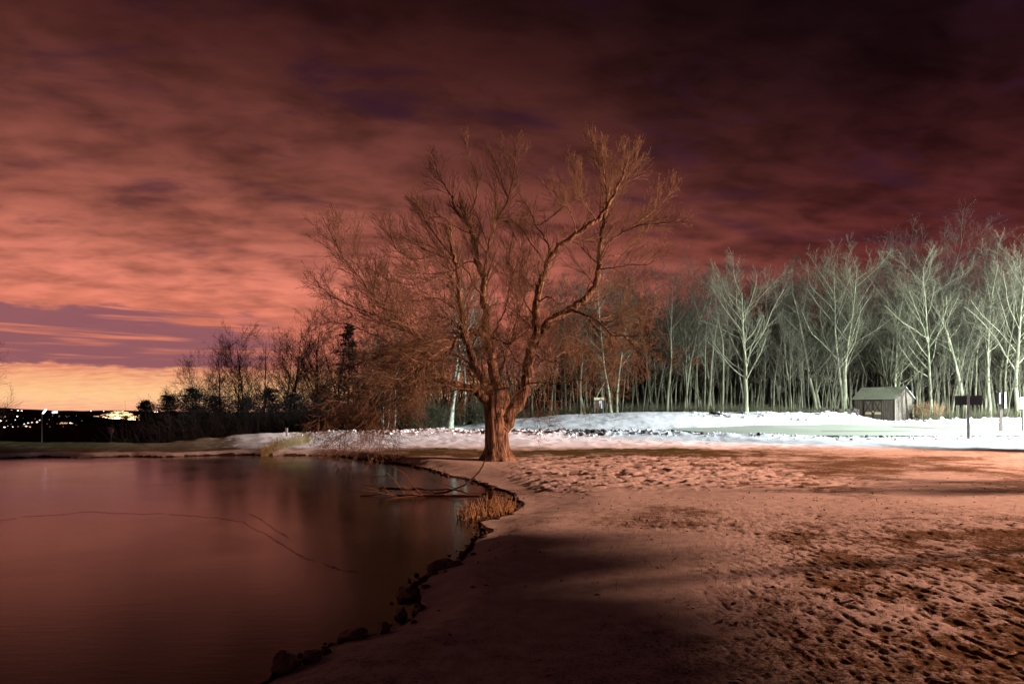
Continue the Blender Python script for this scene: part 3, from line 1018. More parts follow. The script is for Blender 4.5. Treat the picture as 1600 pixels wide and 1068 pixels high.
def build_big_tree():
    rng = random.Random(77)
    D = 23.9
    base = px(776, 718, D)
    root = thing('bare_tree', 'huge old bare tree with thick furrowed trunk and spreading crown on the pond bank', 'tree', base)
    # trunk with root flare and furrows
    ns = 40
    prof = [(-0.45, .70, 0), (-0.12, .58, 0), (0.02, .56, 0), (0.18, .48, 0), (0.45, .415, -.01), (0.9, .395, -.02), (1.4, .40, -.02), (1.8, .43, -.02), (2.15, .46, 0), (2.45, .40, .0), (2.7, .25, 0)]
    V = []
    for z, r, ox in prof:
        for i in range(ns):
            a = 2 * math.pi * i / ns
            fl = max(0, 1 - (z + .1) / 0.7)
            k = 1 + 0.05 * math.sin(3 * a + 1) + 0.045 * math.sin(7 * a + 2 + z * .8) + 0.03 * math.sin(13 * a + z) + 0.30 * fl * max(0, math.sin(5 * a + .6)) ** 2
            V.append((ox + r * k * math.cos(a), r * k * math.sin(a), z))
    Q = [(j * ns + i, j * ns + (i + 1) % ns, (j + 1) * ns + (i + 1) % ns, (j + 1) * ns + i) for j in range(len(prof) - 1) for i in range(ns)]
    link('trunk', raw_mesh('trunk', np.array(V), np.array(Q), M['bark'], True), root)
    # limbs traced as (pixel x, pixel y, metres nearer(-)/farther(+)), start and end radius
    L = [
        # left half of the fork: two stems
        ('stem', [(772, 640, .0), (771, 606, 0), (768, 565, .1), (763, 536, .2), (759, 478, .3), (755, 440, .3), (746, 406, .4), (740, 380, .5), (731, 350, .5)], .26, .085, 6, .55),
        ('stem', [(768, 630, -.1), (762, 606, -.3), (747, 583, -.5), (730, 536, -.7), (724, 493, -.8), (719, 458, -1), (716, 425, -1.1), (706, 392, -1.3)], .21, .06, 8, .4),
        # right half of the fork
        ('stem', [(786, 668, 0), (797, 645, 0), (814, 620, .1), (823, 588, .2), (828, 556, .3), (836, 530, .3), (838, 500, .3), (839, 460, .2), (853, 416, .1), (874, 386, 0), (901, 365, -.2), (931, 344, -.3), (949, 323, -.4), (966, 290, -.4), (976, 268, -.5)], .29, .035, 11, .5),
        ('limb', [(833, 540, .3), (842, 520, .5), (860, 502, .7), (895, 481, .8), (919, 464, .9), (933, 438, .9), (937, 400, .8), (940, 368, .7), (946, 335, .6), (950, 300, .5), (944, 268, .4), (940, 236, .4)], .225, .028, 12, .5),
        # upper crown
        ('limb', [(731, 350, .5), (713, 329, .3), (704, 305, .1), (695, 290, 0), (683, 268, -.2), (678, 244, -.2)], .07, .016, 9, .2),
        ('limb', [(731, 350, .5), (740, 320, .8), (746, 290, 1.0), (738, 258, 1.1), (728, 224, 1.2)], .055, .013, 8, .2),
        ('limb', [(757, 440, .3), (760, 400, .0), (773, 353, -.4), (794, 311, -.6), (803, 269, -.8), (806, 232, -.9)], .09, .014, 10, .25),
        ('limb', [(796, 311, -.6), (786, 290, -.4), (780, 268, -.3), (770, 250, -.2)], .035, .012, 6, .2),
        ('limb', [(857, 410, .1), (856, 380, .4), (838, 352, .8), (828, 330, 1.2), (812, 306, 1.4)], .075, .015, 9, .2),
        ('limb', [(838, 352, .8), (855, 345, .6), (880, 325, .5), (900, 312, .5)], .04, .014, 7, .2),
        ('limb', [(846, 400, .3), (830, 380, .6), (808, 350, .9), (790, 346, 1.0)], .045, .013, 6, .3),
        # fan at the top right
        ('limb', [(949, 323, -.4), (946, 290, -.6), (935, 255, -.7), (928, 222, -.8)], .045, .013, 11, .15),
        ('limb', [(940, 345, .7), (952, 310, 1.2), (968, 268, 1.4), (974, 232, 1.5)], .05, .013, 11, .15),
        ('limb', [(952, 318, -.2), (976, 284, .2), (990, 258, .4), (997, 238, .5)], .042, .013, 11, .15),
        ('limb', [(931, 344, -.3), (916, 320, -.8), (905, 290, -1.1), (894, 262, -1.3)], .045, .013, 10, .15),
        ('limb', [(901, 365, -.2), (892, 335, -.9), (876, 312, -1.2), (862, 296, -1.4)], .04, .012, 9, .2),
        ('limb', [(940, 386, .8), (970, 365, .9), (1000, 344, 1.0), (1035, 317, .9), (1052, 290, .9)], .075, .014, 13, .2),
        ('limb', [(976, 362, .9), (1000, 352, .4), (1024, 350, .2), (1064, 346, 0)], .045, .012, 11, .15),
        ('limb', [(938, 400, .8), (970, 398, 1.2), (1000, 372, 1.5), (1020, 340, 1.8), (1028, 300, 2.0)], .045, .012, 10, .2),
        ('limb', [(936, 421, .9), (960, 418, .4), (985, 414, .2), (1014, 413, 0), (1034, 398, 0)], .04, .012, 11, .15),
        ('limb', [(936, 430, .9), (955, 440, 1.5), (980, 446, 1.9), (1005, 436, 2.3)], .035, .012, 9, .2),
        # arching right limb
        ('limb', [(890, 484, .8), (905, 488, .4), (928, 498, .1), (955, 522, -.2), (976, 526, -.3), (988, 540, -.4), (996, 562, -.5)], .10, .016, 11, .3),
        ('limb', [(976, 526, -.3), (1000, 545, -.6), (1030, 560, -1), (1068, 566, -1.4)], .035, .010, 9, .2),
        ('limb', [(933, 500, .1), (960, 492, .8), (990, 490, 1.2), (1020, 478, 1.6)], .04, .011, 8, .2),
        ('limb', [(843, 472, .2), (851, 465, 0), (862, 465, -.1), (871, 475, -.2), (876, 490, -.2)], .05, .014, 4, .4),
        # small cross-branches in the middle
        ('limb', [(766, 527, .2), (784, 533, -.3), (800, 537, -.5), (826, 532, .0)], .065, .03, 5, .3),
        ('limb', [(805, 532, -.4), (810, 505, -.5), (811, 481, -.6), (806, 455, -.7), (800, 424, -.8)], .04, .012, 8, .2),
        ('limb', [(795, 540, -.4), (806, 562, -.8), (820, 575, -1), (828, 600, -1.2), (838, 630, -1.3), (841, 655, -1.3)], .045, .010, 7, .3),
        ('limb', [(838, 555, .3), (850, 562, -.4), (872, 566, -1), (898, 556, -1.4)], .03, .010, 6, .3),
        # left limbs sweeping out and down over the water
        ('limb', [(766, 527, .2), (750, 520, -.1), (727, 521, -.5), (712, 529, -.8), (686, 536, -1.1), (655, 543, -1.4), (620, 552, -1.6), (580, 560, -1.6), (545, 574, -1.6)], .15, .02, 16, .35),
        ('limb', [(686, 540, -1.1), (668, 533, -1.6), (645, 521, -2), (629, 509, -2.2), (601, 484, -2.6), (567, 439, -3), (545, 413, -3.2), (527, 386, -3.3)], .085, .014, 15, .2),
        ('limb', [(629, 509, -2.2), (610, 502, -2.2), (592, 495, -2.1), (550, 478, -2), (522, 464, -1.9), (502, 448, -1.9)], .05, .012, 13, .2),
        ('limb', [(625, 550, -1.6), (600, 530, -1.2), (575, 520, -.8), (550, 508, -.5), (518, 502, -.2)], .042, .011, 13, .2),
        ('limb', [(712, 532, -.8), (700, 552, -.6), (676, 568, -.4), (648, 581, -.3), (620, 600, -.2), (596, 622, -.2), (570, 645, -.2), (548, 662, -.2)], .12, .016, 18, .25),
        ('limb', [(704, 540, -.8), (690, 548, -1.8), (660, 566, -2.4), (630, 590, -2.8), (600, 604, -3), (560, 615, -3.2), (522, 640, -3.3)], .085, .013, 17, .2),
        ('limb', [(650, 578, -.3), (620, 578, .4), (585, 585, .8), (548, 600, 1.2), (510, 628, 1.5)], .06, .012, 15, .2),
        ('limb', [(763, 628, -.2), (752, 616, -.5), (738, 608, -.8), (718, 602, -1), (698, 597, -1.2), (678, 592, -1.3), (664, 592, -1.4)], .20, .10, 9, .3),
        ('limb', [(672, 592, -1.3), (650, 598, -1.6), (622, 622, -2), (590, 648, -2.3), (556, 668, -2.6), (528, 682, -2.8)], .075, .012, 17, .1),
        ('limb', [(668, 592, -1.3), (640, 606, -.8), (606, 640, -.4), (572, 660, 0), (540, 664, .4), (500, 668, .8)], .065, .012, 16, .1),
        ('limb', [(722, 517, -.6), (710, 506, -.9), (699, 497, -1.2), (682, 493, -1.4), (656, 500, -1.7), (630, 505, -2)], .07, .012, 10, .3),
        ('limb', [(757, 470, .3), (742, 445, 0), (724, 416, -.3), (700, 402, -.5), (677, 399, -.6), (654, 405, -.8), (626, 394, -1), (612, 376, -1.2)], .065, .012, 14, .2),
        ('limb', [(719, 450, -1), (700, 438, -1.4), (676, 436, -1.8), (650, 444, -2.1), (615, 440, -2.4), (585, 426, -2.6)], .055, .012, 14, .2),
        ('limb', [(727, 500, -.8), (706, 478, -.3), (680, 466, .2), (652, 470, .7), (618, 472, 1.2)], .05, .012, 13, .2),
        ('limb', [(712, 405, -1.2), (690, 380, -1.2), (668, 350, -1.3), (655, 322, -1.3)], .045, .012, 10, .2),
        ('limb', [(736, 365, .5), (716, 356, .9), (690, 340, 1.2), (668, 338, 1.5), (650, 322, 1.8)], .04, .012, 10, .25),
        ('limb', [(764, 545, .2), (776, 512, .9), (790, 480, 1.3), (798, 440, 1.6), (796, 400, 1.8)], .055, .012, 9, .25),
        ('limb', [(838, 500, .3), (820, 470, .9), (812, 440, 1.3), (816, 400, 1.6), (806, 370, 1.8)], .05, .012, 9, .25),
        ('limb', [(752, 420, .3), (735, 408, 1.0), (712, 420, 1.6), (680, 428, 2.1), (645, 426, 2.5)], .05, .012, 12, .25),
        # rear-side limbs
        ('limb', [(771, 600, .1), (785, 575, .9), (795, 545, 1.6), (806, 505, 2.2), (818, 470, 2.6), (830, 430, 2.9)], .10, .014, 10, .3),
        ('limb', [(760, 600, .1), (742, 575, 1.0), (715, 556, 1.8), (680, 548, 2.5), (640, 560, 3), (605, 575, 3.4)], .09, .013, 14, .3),
        ('limb', [(824, 585, .2), (842, 570, 1.1), (866, 556, 1.8), (900, 548, 2.4), (930, 556, 2.9), (952, 580, 3.2)], .085, .012, 12, .3),
        ('limb', [(820, 600, .1), (842, 596, -.7), (872, 600, -1.4), (905, 592, -2), (940, 605, -2.5)], .055, .011, 12, .25),
    ]
    P = dict(max=3, up=[0, 0.03, 0.03, 0.02, 0.0], jit=[.1, .10, .10, .10, .12], kids=[0, 8, 7, 0, 0], start=[.2, .22, .12, .15],
             ang=[.85, .85, .75, .5], lift=[.2, .10, .05, 0.03], ratio=[.30, .60, .58, .55], rmin=0.0036, klen=[1, 1.35, .75, 1])
    tw = Tubes()
    for nm, pp, ra, rb, kids, t0 in L:
        w = [px(a, b, D + c) - base for a, b, c in pp]
        n = 4 * len(w)
        pts = smooth_path(w, n)
        for i in range(1, n):                                   # knots and kinks
            s = 0.012 + 0.12 * (ra + (rb - ra) * i / n)
            pts[i] += Vector((rng.gauss(0, s), rng.gauss(0, s), rng.gauss(0, s)))
        ks = .9 if ra > .12 else .64
        rad = [ks * (ra + (rb - ra) * (i / (n - 1)) ** 0.75) * rng.uniform(.93, 1.07) for i in range(n)]
        tb = Tubes()
        tb.add(pts, rad, 10)
        link(nm, tb.mesh(nm, M['bark'] if ra > .12 else M['limb']), root)
        LL = sum((pts[i + 1] - pts[i]).length for i in range(n - 1))
        low = pp[-1][1] > 540 and pp[-1][0] < 760
        Q2 = dict(P)
        Q2['kids'] = [int(kids * (2.0 if pp[-1][1] < 300 and pp[-1][0] > 850 else 2.0))] + P['kids'][1:]
        base_len = min(max(LL * 0.45, 1.1), 2.0)
        if pp[-1][1] < 330:
            base_len = min(base_len, 1.1)
        if low:
            Q2['lift'] = [.10, 0.04, 0, 0]
            Q2['up'] = [0, -.01, -.005, 0, 0]
        elif pp[-1][1] < 420:
            Q2['lift'] = [.34, .2, .12, .1]
            Q2['ang'] = [.62, .58, .55, .5]
            Q2['jit'] = [.1, .07, .07, .08, .1]
        # children keep a length of their own, not a share of a long limb
        m = len(pts) - 1
        kk = Q2['kids'][0]
        for k in range(kk):
            t = t0 + (1 - t0) * (k + rng.random()) / kk
            f = min(t * m, m - 1e-4)
            i = int(f)
            q = pts[i].lerp(pts[i + 1], f - i)
            dd = (pts[i + 1] - pts[i]).normalized()
            nd = side_dir(rng, dd, Q2['ang'][0] * rng.uniform(.6, 1.3))
            nd = (nd + Vector((0, 0, Q2['lift'][0]))).normalized()
            grow(lambda lev: tw, rng, q, nd, base_len * rng.uniform(.55, 1.1) * (1.2 - .62 * t), max(min(rad[i] * .45, .024), .008), 1, Q2)
        if ra > .08:                                            # long side boughs and bristling shoots off the heavy limbs
            for k in range(7):
                t = rng.uniform(.22, .74)
                i = int(t * (m - 1))
                dd = (pts[i + 1] - pts[i]).normalized()
                nd = (side_dir(rng, dd, rng.uniform(.6, 1.1)) + Vector((0, 0, .15))).normalized()
                grow(lambda lev: tw, rng, pts[i], nd, rng.uniform(1.4, 2.3) * (1.15 - .6 * t), .024, 1, Q2)
            for k in range(int(LL * 9)):
                i = rng.randrange(1, m)
                dd = (pts[i + 1] - pts[i]).normalized()
                nd = (side_dir(rng, dd, rng.uniform(.7, 1.3)) + Vector((0, 0, .2))).normalized()
                grow(lambda lev: tw, rng, pts[i] + nd * rad[i] * .8, nd, rng.uniform(.3, .9), .006, 2, Q2)
        # the leader ends in a spray
        dd = (pts[-1] - pts[-3]).normalized()
        for k in range(3):
            nd = side_dir(rng, dd, .3)
            grow(lambda lev: tw, rng, pts[-1], nd, base_len * .5, max(rb * .7, .007), 1, Q2)
    # short bristling shoots about the fork
    for k in range(60):
        a, b = rng.choice([(768, 606), (760, 612), (790, 600), (800, 640), (742, 605), (820, 590), (766, 560), (830, 545), (758, 480), (735, 545)])
        q = px(a + rng.uniform(-10, 10), b + rng.uniform(-14, 10), D - .35) - base
        grow(lambda lev: tw, rng, q, Vector((rng.gauss(0, .7), -0.6, rng.uniform(-.2, 1))), rng.uniform(.5, 1.1), .010, 2, P)
    link('twigs', tw.mesh('twigs', M['twig']), root)


build_big_tree()


# ------------------------------------------------------------------ woodland
def conifer_meshes(name, seed, H, R, mats, base=0.08, dens=1.0, bushy=False):
    rng = random.Random(seed)
    tr = Tubes()
    pts = wander(rng, (0, 0, -0.4), (0, 0, 1), H, 8, 0.02, 0.02)
    tr.add(pts, [H * .018 * (1 - .93 * i / 8) for i in range(9)], 7)
    V = []
    Q = []
    for k in range(int(H * 26 * dens)):
        t = base + (1 - base) * rng.random() ** 0.85
        z = t * H
        a = rng.uniform(0, 6.28)
        rr = R * (1 - t) ** 0.75 * rng.uniform(0.55, 1.12) + 0.15
        if bushy:
            rr = R * math.sqrt(max(0, 1 - t ** 2.6)) * rng.uniform(0.15, 1.25) * (1 + .25 * math.sin(2 * a + seed)) + .2
        d = Vector((math.cos(a), math.sin(a), rng.uniform(-.25, .25)))
        tr.add([Vector((0, 0, z)), Vector((0, 0, z)) + d * rr * .5, Vector((0, 0, z)) + d * rr], [.02, .014, .006], 3)
        for m in range(22 if bushy else 10):
            f = rng.uniform(.25, 1.05)
            c = Vector((0, 0, z)) + d * rr * f + Vector((rng.gauss(0, .12), rng.gauss(0, .12), rng.gauss(0, .09) - .08 * f))
            s = rng.uniform(.10, .24) * (.55 if bushy else 1)
            e1 = Vector((rng.gauss(0, 1), rng.gauss(0, 1), rng.gauss(0, .5))).normalized() * s
            e2 = Vector((rng.gauss(0, 1), rng.gauss(0, 1), rng.gauss(0, .5))).normalized() * s * .45
            b = len(V)
            V += [c - e1, c + e2, c + e1, c - e2]
            Q.append((b, b + 1, b + 2, b + 3))
    return tr.mesh(name + '_trunk', mats[0]), raw_mesh(name + '_crown', np.array([tuple(v) for v in V]), np.array(Q), mats[1])


PW = (M['wood'], M['woodtwig'])
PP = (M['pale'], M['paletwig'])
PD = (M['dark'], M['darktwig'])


def at_px(u, Y):
    return (u - 800) / F * Y, Y


def build_wood():
    rng = random.Random(5)
    # the lawn tree in front of the wood
    t = make_tree('lawn_tree', 'pale bare tree alone on the snow between the big tree and the shed', 'tree',
                  (37, 9.3, .21, dict(SPREAD, up=[.1, .05, .02, .01], jit=[.035, .1, .13, .15], ratio=[.62, .46, .45], kids=[24, 12, 7, 0], ang=[.98, .7, .66], lift=[.2, .12, .08]), PP, (0, 0), 1, .28))
    place(t, *at_px(1165, 50.5), rz=.4)
    # trees one can single out along the wood's edge: px, depth, height, radius, style, lean, stems, clear, label
    named = [
        (1392, 64, 13.0, .20, SPREAD, (.04, 0), 3, .25, PP, 'pale many-stemmed bare tree rising straight behind the shed roof'),
        (1322, 62, 14.0, .19, SPREAD, (-.02, 0), 2, .3, PP, 'pale forked tree with two white stems at the left end of the shed'),
        (1278, 63, 11.5, .22, SPREAD, (-.16, 0), 1, .3, PW, 'bare tree bending away over the dark wall near the shed'),
        (1300, 65, 12.0, .20, SPREAD, (.02, 0), 2, .3, PW, 'grey bare tree with a close pair of stems over the dark wall'),
        (1458, 60, 13.0, .17, SPREAD, (-.22, 0), 1, .3, PP, 'slim pale tree leaning over the shed from its gable end'),
        (1512, 59, 13.5, .19, WOODLAND, (-.08, 0), 1, .35, PP, 'tall pale tree rising behind the black sign board'),
        (1546, 61, 14.0, .17, WOODLAND, (.01, 0), 1, .4, PP, 'straight pale tree between the black sign board and the edge-on sign'),
        (1590, 58, 13.5, .21, SPREAD, (.03, 0), 1, .3, PP, 'pale tree with long out-reaching branches behind the white notice'),
        (1640, 56, 14, .24, SPREAD, (-.05, 0), 1, .22, PP, 'pale spreading tree whose boughs hang in over the signs from beyond the view'),
        (955, 55, 10.5, .15, WOODLAND, (-.05, 0), 1, .4, PP, 'slender pale tree just beside the trail notice board'),
        (964, 55.5, 10.0, .14, WOODLAND, (.07, 0), 1, .4, PP, 'slender pale tree leaning away from the notice board, second from it'),
        (907, 55, 10.0, .16, WOODLAND, (-.04, 0), 1, .35, PW, 'greenish tree with a crooked foot on the snow crest before the notice board'),
        (916, 56, 11.0, .15, WOODLAND, (.10, 0), 2, .35, PW, 'greenish forked tree standing against the notice board'),
        (1041, 56, 11.5, .15, WOODLAND, (0, 0), 1, .4, PW, 'straight grey tree on the highest part of the snow crest'),
        (1068, 57, 12.0, .14, WOODLAND, (.05, 0), 1, .4, PW, 'thin grey tree behind the fallen log'),
        (1100, 58, 12.0, .15, WOODLAND, (.08, 0), 2, .4, PW, 'forked grey tree leaning towards the lone lawn tree'),
        (1128, 58, 11.5, .14, WOODLAND, (.1, 0), 1, .4, PW, 'thin leaning tree just short of the lone lawn tree'),
    ]
    for i, (u, Y, H, r, P, lean, st, cl, mm, lab) in enumerate(named):
        t = make_tree('woodland_tree', lab, 'tree', (100 + i, H, r, P, mm, lean, st, cl), 'single trees along the edge of the wood')
        place(t, *at_px(u, Y), rz=0)
    # birch-white trees seen through the big crown
    for i, (u, Y, H, r, st, lab) in enumerate([
            (698, 43, 9.6, .21, 2, 'mottled white tree with forked stem seen through the big tree, nearest its trunk'),
            (725, 52, 9.0, .14, 1, 'thin white tree between the mottled forked one and the big trunk'),
            (601, 44, 6.5, .075, 3, 'clump of thin white stems under the low boughs of the big tree'),
            (616, 43, 7.0, .07, 1, 'single thin white stem beside the white clump under the low boughs')]):
        t = make_tree('white_tree', lab, 'tree', (200 + i, H, r, WOODLAND, (M['birch'], M['paletwig']), (-.03, 0), st, .45), 'white-barked trees behind the big tree')
        place(t, *at_px(u, Y))
    # the wood itself: a few kinds, repeated
    protos = []
    for i, (H, r, P, lean, st, cl) in enumerate([(13, .17, WOODLAND, (0, 0), 1, .35), (14, .16, WOODLAND, (.05, .02), 1, .4), (12, .14, WOODLAND, (-.06, 0), 2, .35),
                                                 (13, .18, SPREAD, (0, .02), 1, .35), (11.5, .13, WOODLAND, (.1, 0), 2, .3), (14.5, .19, SPREAD, (-.03, 0), 2, .4)]):
        protos.append(make_tree('forest_tree', 'bare tree', 'tree', (300 + i, H, r, P, PW, lean, st, cl), 'x'))
    sap = []
    for i, (H, r, lean) in enumerate([(6.5, .055, (0, 0)), (7.5, .065, (.08, 0)), (5.5, .05, (-.1, 0)), (8, .06, (.02, .03))]):
        sap.append(make_tree('sapling', 'bare sapling', 'sapling', (340 + i, H, r, SAPLING, PW, lean, 1, .35), 'x'))
    zones = [(640, 860, 'bare woodland tree behind the big tree, brown in its shade', 'woodland behind the big tree', 14, (.52, .8)),
             (860, 1090, 'bare woodland tree in the thicket behind the bright snow crest', 'woodland behind the snow crest', 34, (.70, .92)),
             (1090, 1250, 'bare woodland tree in the dark behind the lone lawn tree', 'woodland behind the lawn tree', 28, (.74, .94)),
             (1250, 1460, 'bare woodland tree in the dark depth behind the shed', 'woodland behind the shed', 34, (.76, .98)),
             (1460, 1720, 'bare woodland tree in the grey thicket behind the signs', 'woodland behind the signs', 38, (.80, 1.05))]
    used = set()
    for (a, b, lab, grp, n, (s0, s1)) in zones:
        for k in range(n):
            u = a + (b - a) * (k + rng.random()) / n
            Y = rng.uniform(60, 84) if not 1315 < u < 1450 else rng.uniform(68, 84)
            i = rng.randrange(len(protos))
            s = rng.uniform(s0, s1) * Y / 66
            x, y = at_px(u, Y)
            if i not in used:
                o = protos[i]
                used.add(i)
                o['label'] = lab
                o['group'] = grp
                place(o, x, y, rng.uniform(0, 6.28), s)
            else:
                dup(protos[i], (x, y, hz(x, y)), rng.uniform(0, 6.28), (s, s, s), lab, grp)
    used = set()
    szones = [(640, 880, 'thin bare sapling in the brush behind the big tree', 'saplings behind the big tree', 12),
              (880, 1140, 'thin pale sapling among the trunks behind the snow crest', 'saplings behind the snow crest', 24),
              (1180, 1330, 'thin pale sapling in the dark between lawn tree and shed', 'saplings between lawn tree and shed', 15),
              (1440, 1640, 'thin pale sapling in the brush behind the signs', 'saplings behind the signs', 24)]
    for (a, b, lab, grp, n) in szones:
        for k in range(n):
            u = a + (b - a) * (k + rng.random()) / n
            Y = rng.uniform(56, 64)
            i = rng.randrange(len(sap))
            s = rng.uniform(.6, 1.15)
            x, y = at_px(u, Y)
            if i not in used:
                o = sap[i]
                used.add(i)
                o['label'] = lab
                o['group'] = grp
                place(o, x, y, rng.uniform(0, 6.28), s)
            else:
                d = dup(sap[i], (x, y, hz(x, y)), rng.uniform(0, 6.28), (s, s, s), lab, grp)
                d.rotation_euler = (rng.gauss(0, .07), rng.gauss(0, .07), rng.uniform(0, 6.28))
    # tall dark trees behind the signs, their dim floodlight put into darker bark
    for i, (u, H, lab) in enumerate([(1385, 18.5, 'dark tall tree over the shed roof, lowest of the tall ones'), (1420, 20.5, 'dark tall tree with a fine crown high over the shed gable'),
                                     (1452, 22.5, 'dark tallest tree of the wood, second from the black sign board'), (1490, 22, 'dark tall tree straight over the black sign board'),
                                     (1530, 21, 'dark tall tree between the black sign board and the edge-on sign')]):
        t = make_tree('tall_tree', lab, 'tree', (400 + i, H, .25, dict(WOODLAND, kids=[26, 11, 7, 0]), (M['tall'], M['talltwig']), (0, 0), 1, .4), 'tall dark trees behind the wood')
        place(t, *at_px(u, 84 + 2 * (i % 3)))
    # brush between the trunks
    tb = Tubes()
    br = random.Random(9)
    for k in range(950):
        u = br.uniform(620, 1640)
        Y = br.uniform(55, 66) if u > 780 else br.uniform(47, 62)
        if 1330 < u < 1440 and Y < 64:
            continue
        x, y = at_px(u, Y)
        q = Vector((x, y, hz(x, y) - .05))
        for m in range(4):
            d = Vector((br.gauss(0, .5), br.gauss(0, .5), 1))
            pts = wander(br, q, d, br.uniform(.4, 1.3) * (1.8 if u < 780 else .8), 4, -.02, .2)
            tb.add(pts, [.012, .010, .008, .006, .004], 3)
            for w in range(3):
                j = br.randrange(1, 4)
                p2 = wander(br, pts[j], Vector((br.gauss(0, .7), br.gauss(0, .7), .6)), br.uniform(.3, .8), 2, 0, .2)
                tb.add(p2, [.007, .005, .004], 3)
    tag(link('undergrowth', tb.mesh('undergrowth', M['brush'])), kind='stuff')
    tb = Tubes()
    for k in range(7000):
        u = br.uniform(600, 1720)
        Y = br.uniform(86, 118)
        x, y = at_px(u, Y)
        q = Vector((x, y, hz(x, y) - .1))
        h = br.uniform(2, 13.5) * (.6 if u < 860 else .85 if u < 1090 else 1)
        tb.add(wander(br, q, Vector((br.gauss(0, .12), br.gauss(0, .12), 1)), h, 4, 0, .07), [.07, .06, .05, .035, .02], 3)
        for m in range(3):
            z = br.uniform(.15, .9) * h
            tb.add(wander(br, q + Vector((0, 0, z)), Vector((br.gauss(0, .8), br.gauss(0, .8), .8)), br.uniform(.8, 2.6), 3, 0, .15), [.03, .025, .02, .012], 3)
    tag(link('far_wood', tb.mesh('far_wood', M['darktwig'])), kind='stuff')
    # shrubs: olive thickets behind the big tree
    for i, (u, Y, h, lab) in enumerate([(648, 46, 2.5, 'olive twiggy bush by the thin white stems under the low boughs'),
                                        (672, 47, 2.2, 'olive twiggy bush just short of the mottled white tree'),
                                        (742, 50, 2.2, 'olive twiggy bush tucked against the big trunk'),
                                        (1452, 60.5, 1.9, 'straw brown bush against the gable end of the shed')]):
        r2 = random.Random(500 + i)
        tb = Tubes()
        for k in range(420):
            a = r2.uniform(0, 6.28)
            q = Vector((math.cos(a) * r2.random() * h * .35, math.sin(a) * r2.random() * h * .35, -.1))
            pts = wander(r2, q, Vector((r2.gauss(0, .45), r2.gauss(0, .45), 1)), h * r2.uniform(.4, 1.1), 5, 0, .2)
            tb.add(pts, [.016, .013, .010, .008, .006, .004], 3)
            for w in range(6):
                j = r2.randrange(1, 5)
                tb.add(wander(r2, pts[j], Vector((r2.gauss(0, .8), r2.gauss(0, .8), .5)), r2.uniform(.25, .7), 2, 0, .25), [.008, .006, .004], 3)
        o = link('twiggy_bush', tb.mesh('twiggy_bush', M['brush'] if i < 3 else M['grass']))
        tag(o, lab, 'bush', 'twiggy bushes at the wood edge')
        x, y = at_px(u, Y)
        o.location = (x, y, hz(x, y))


build_wood()


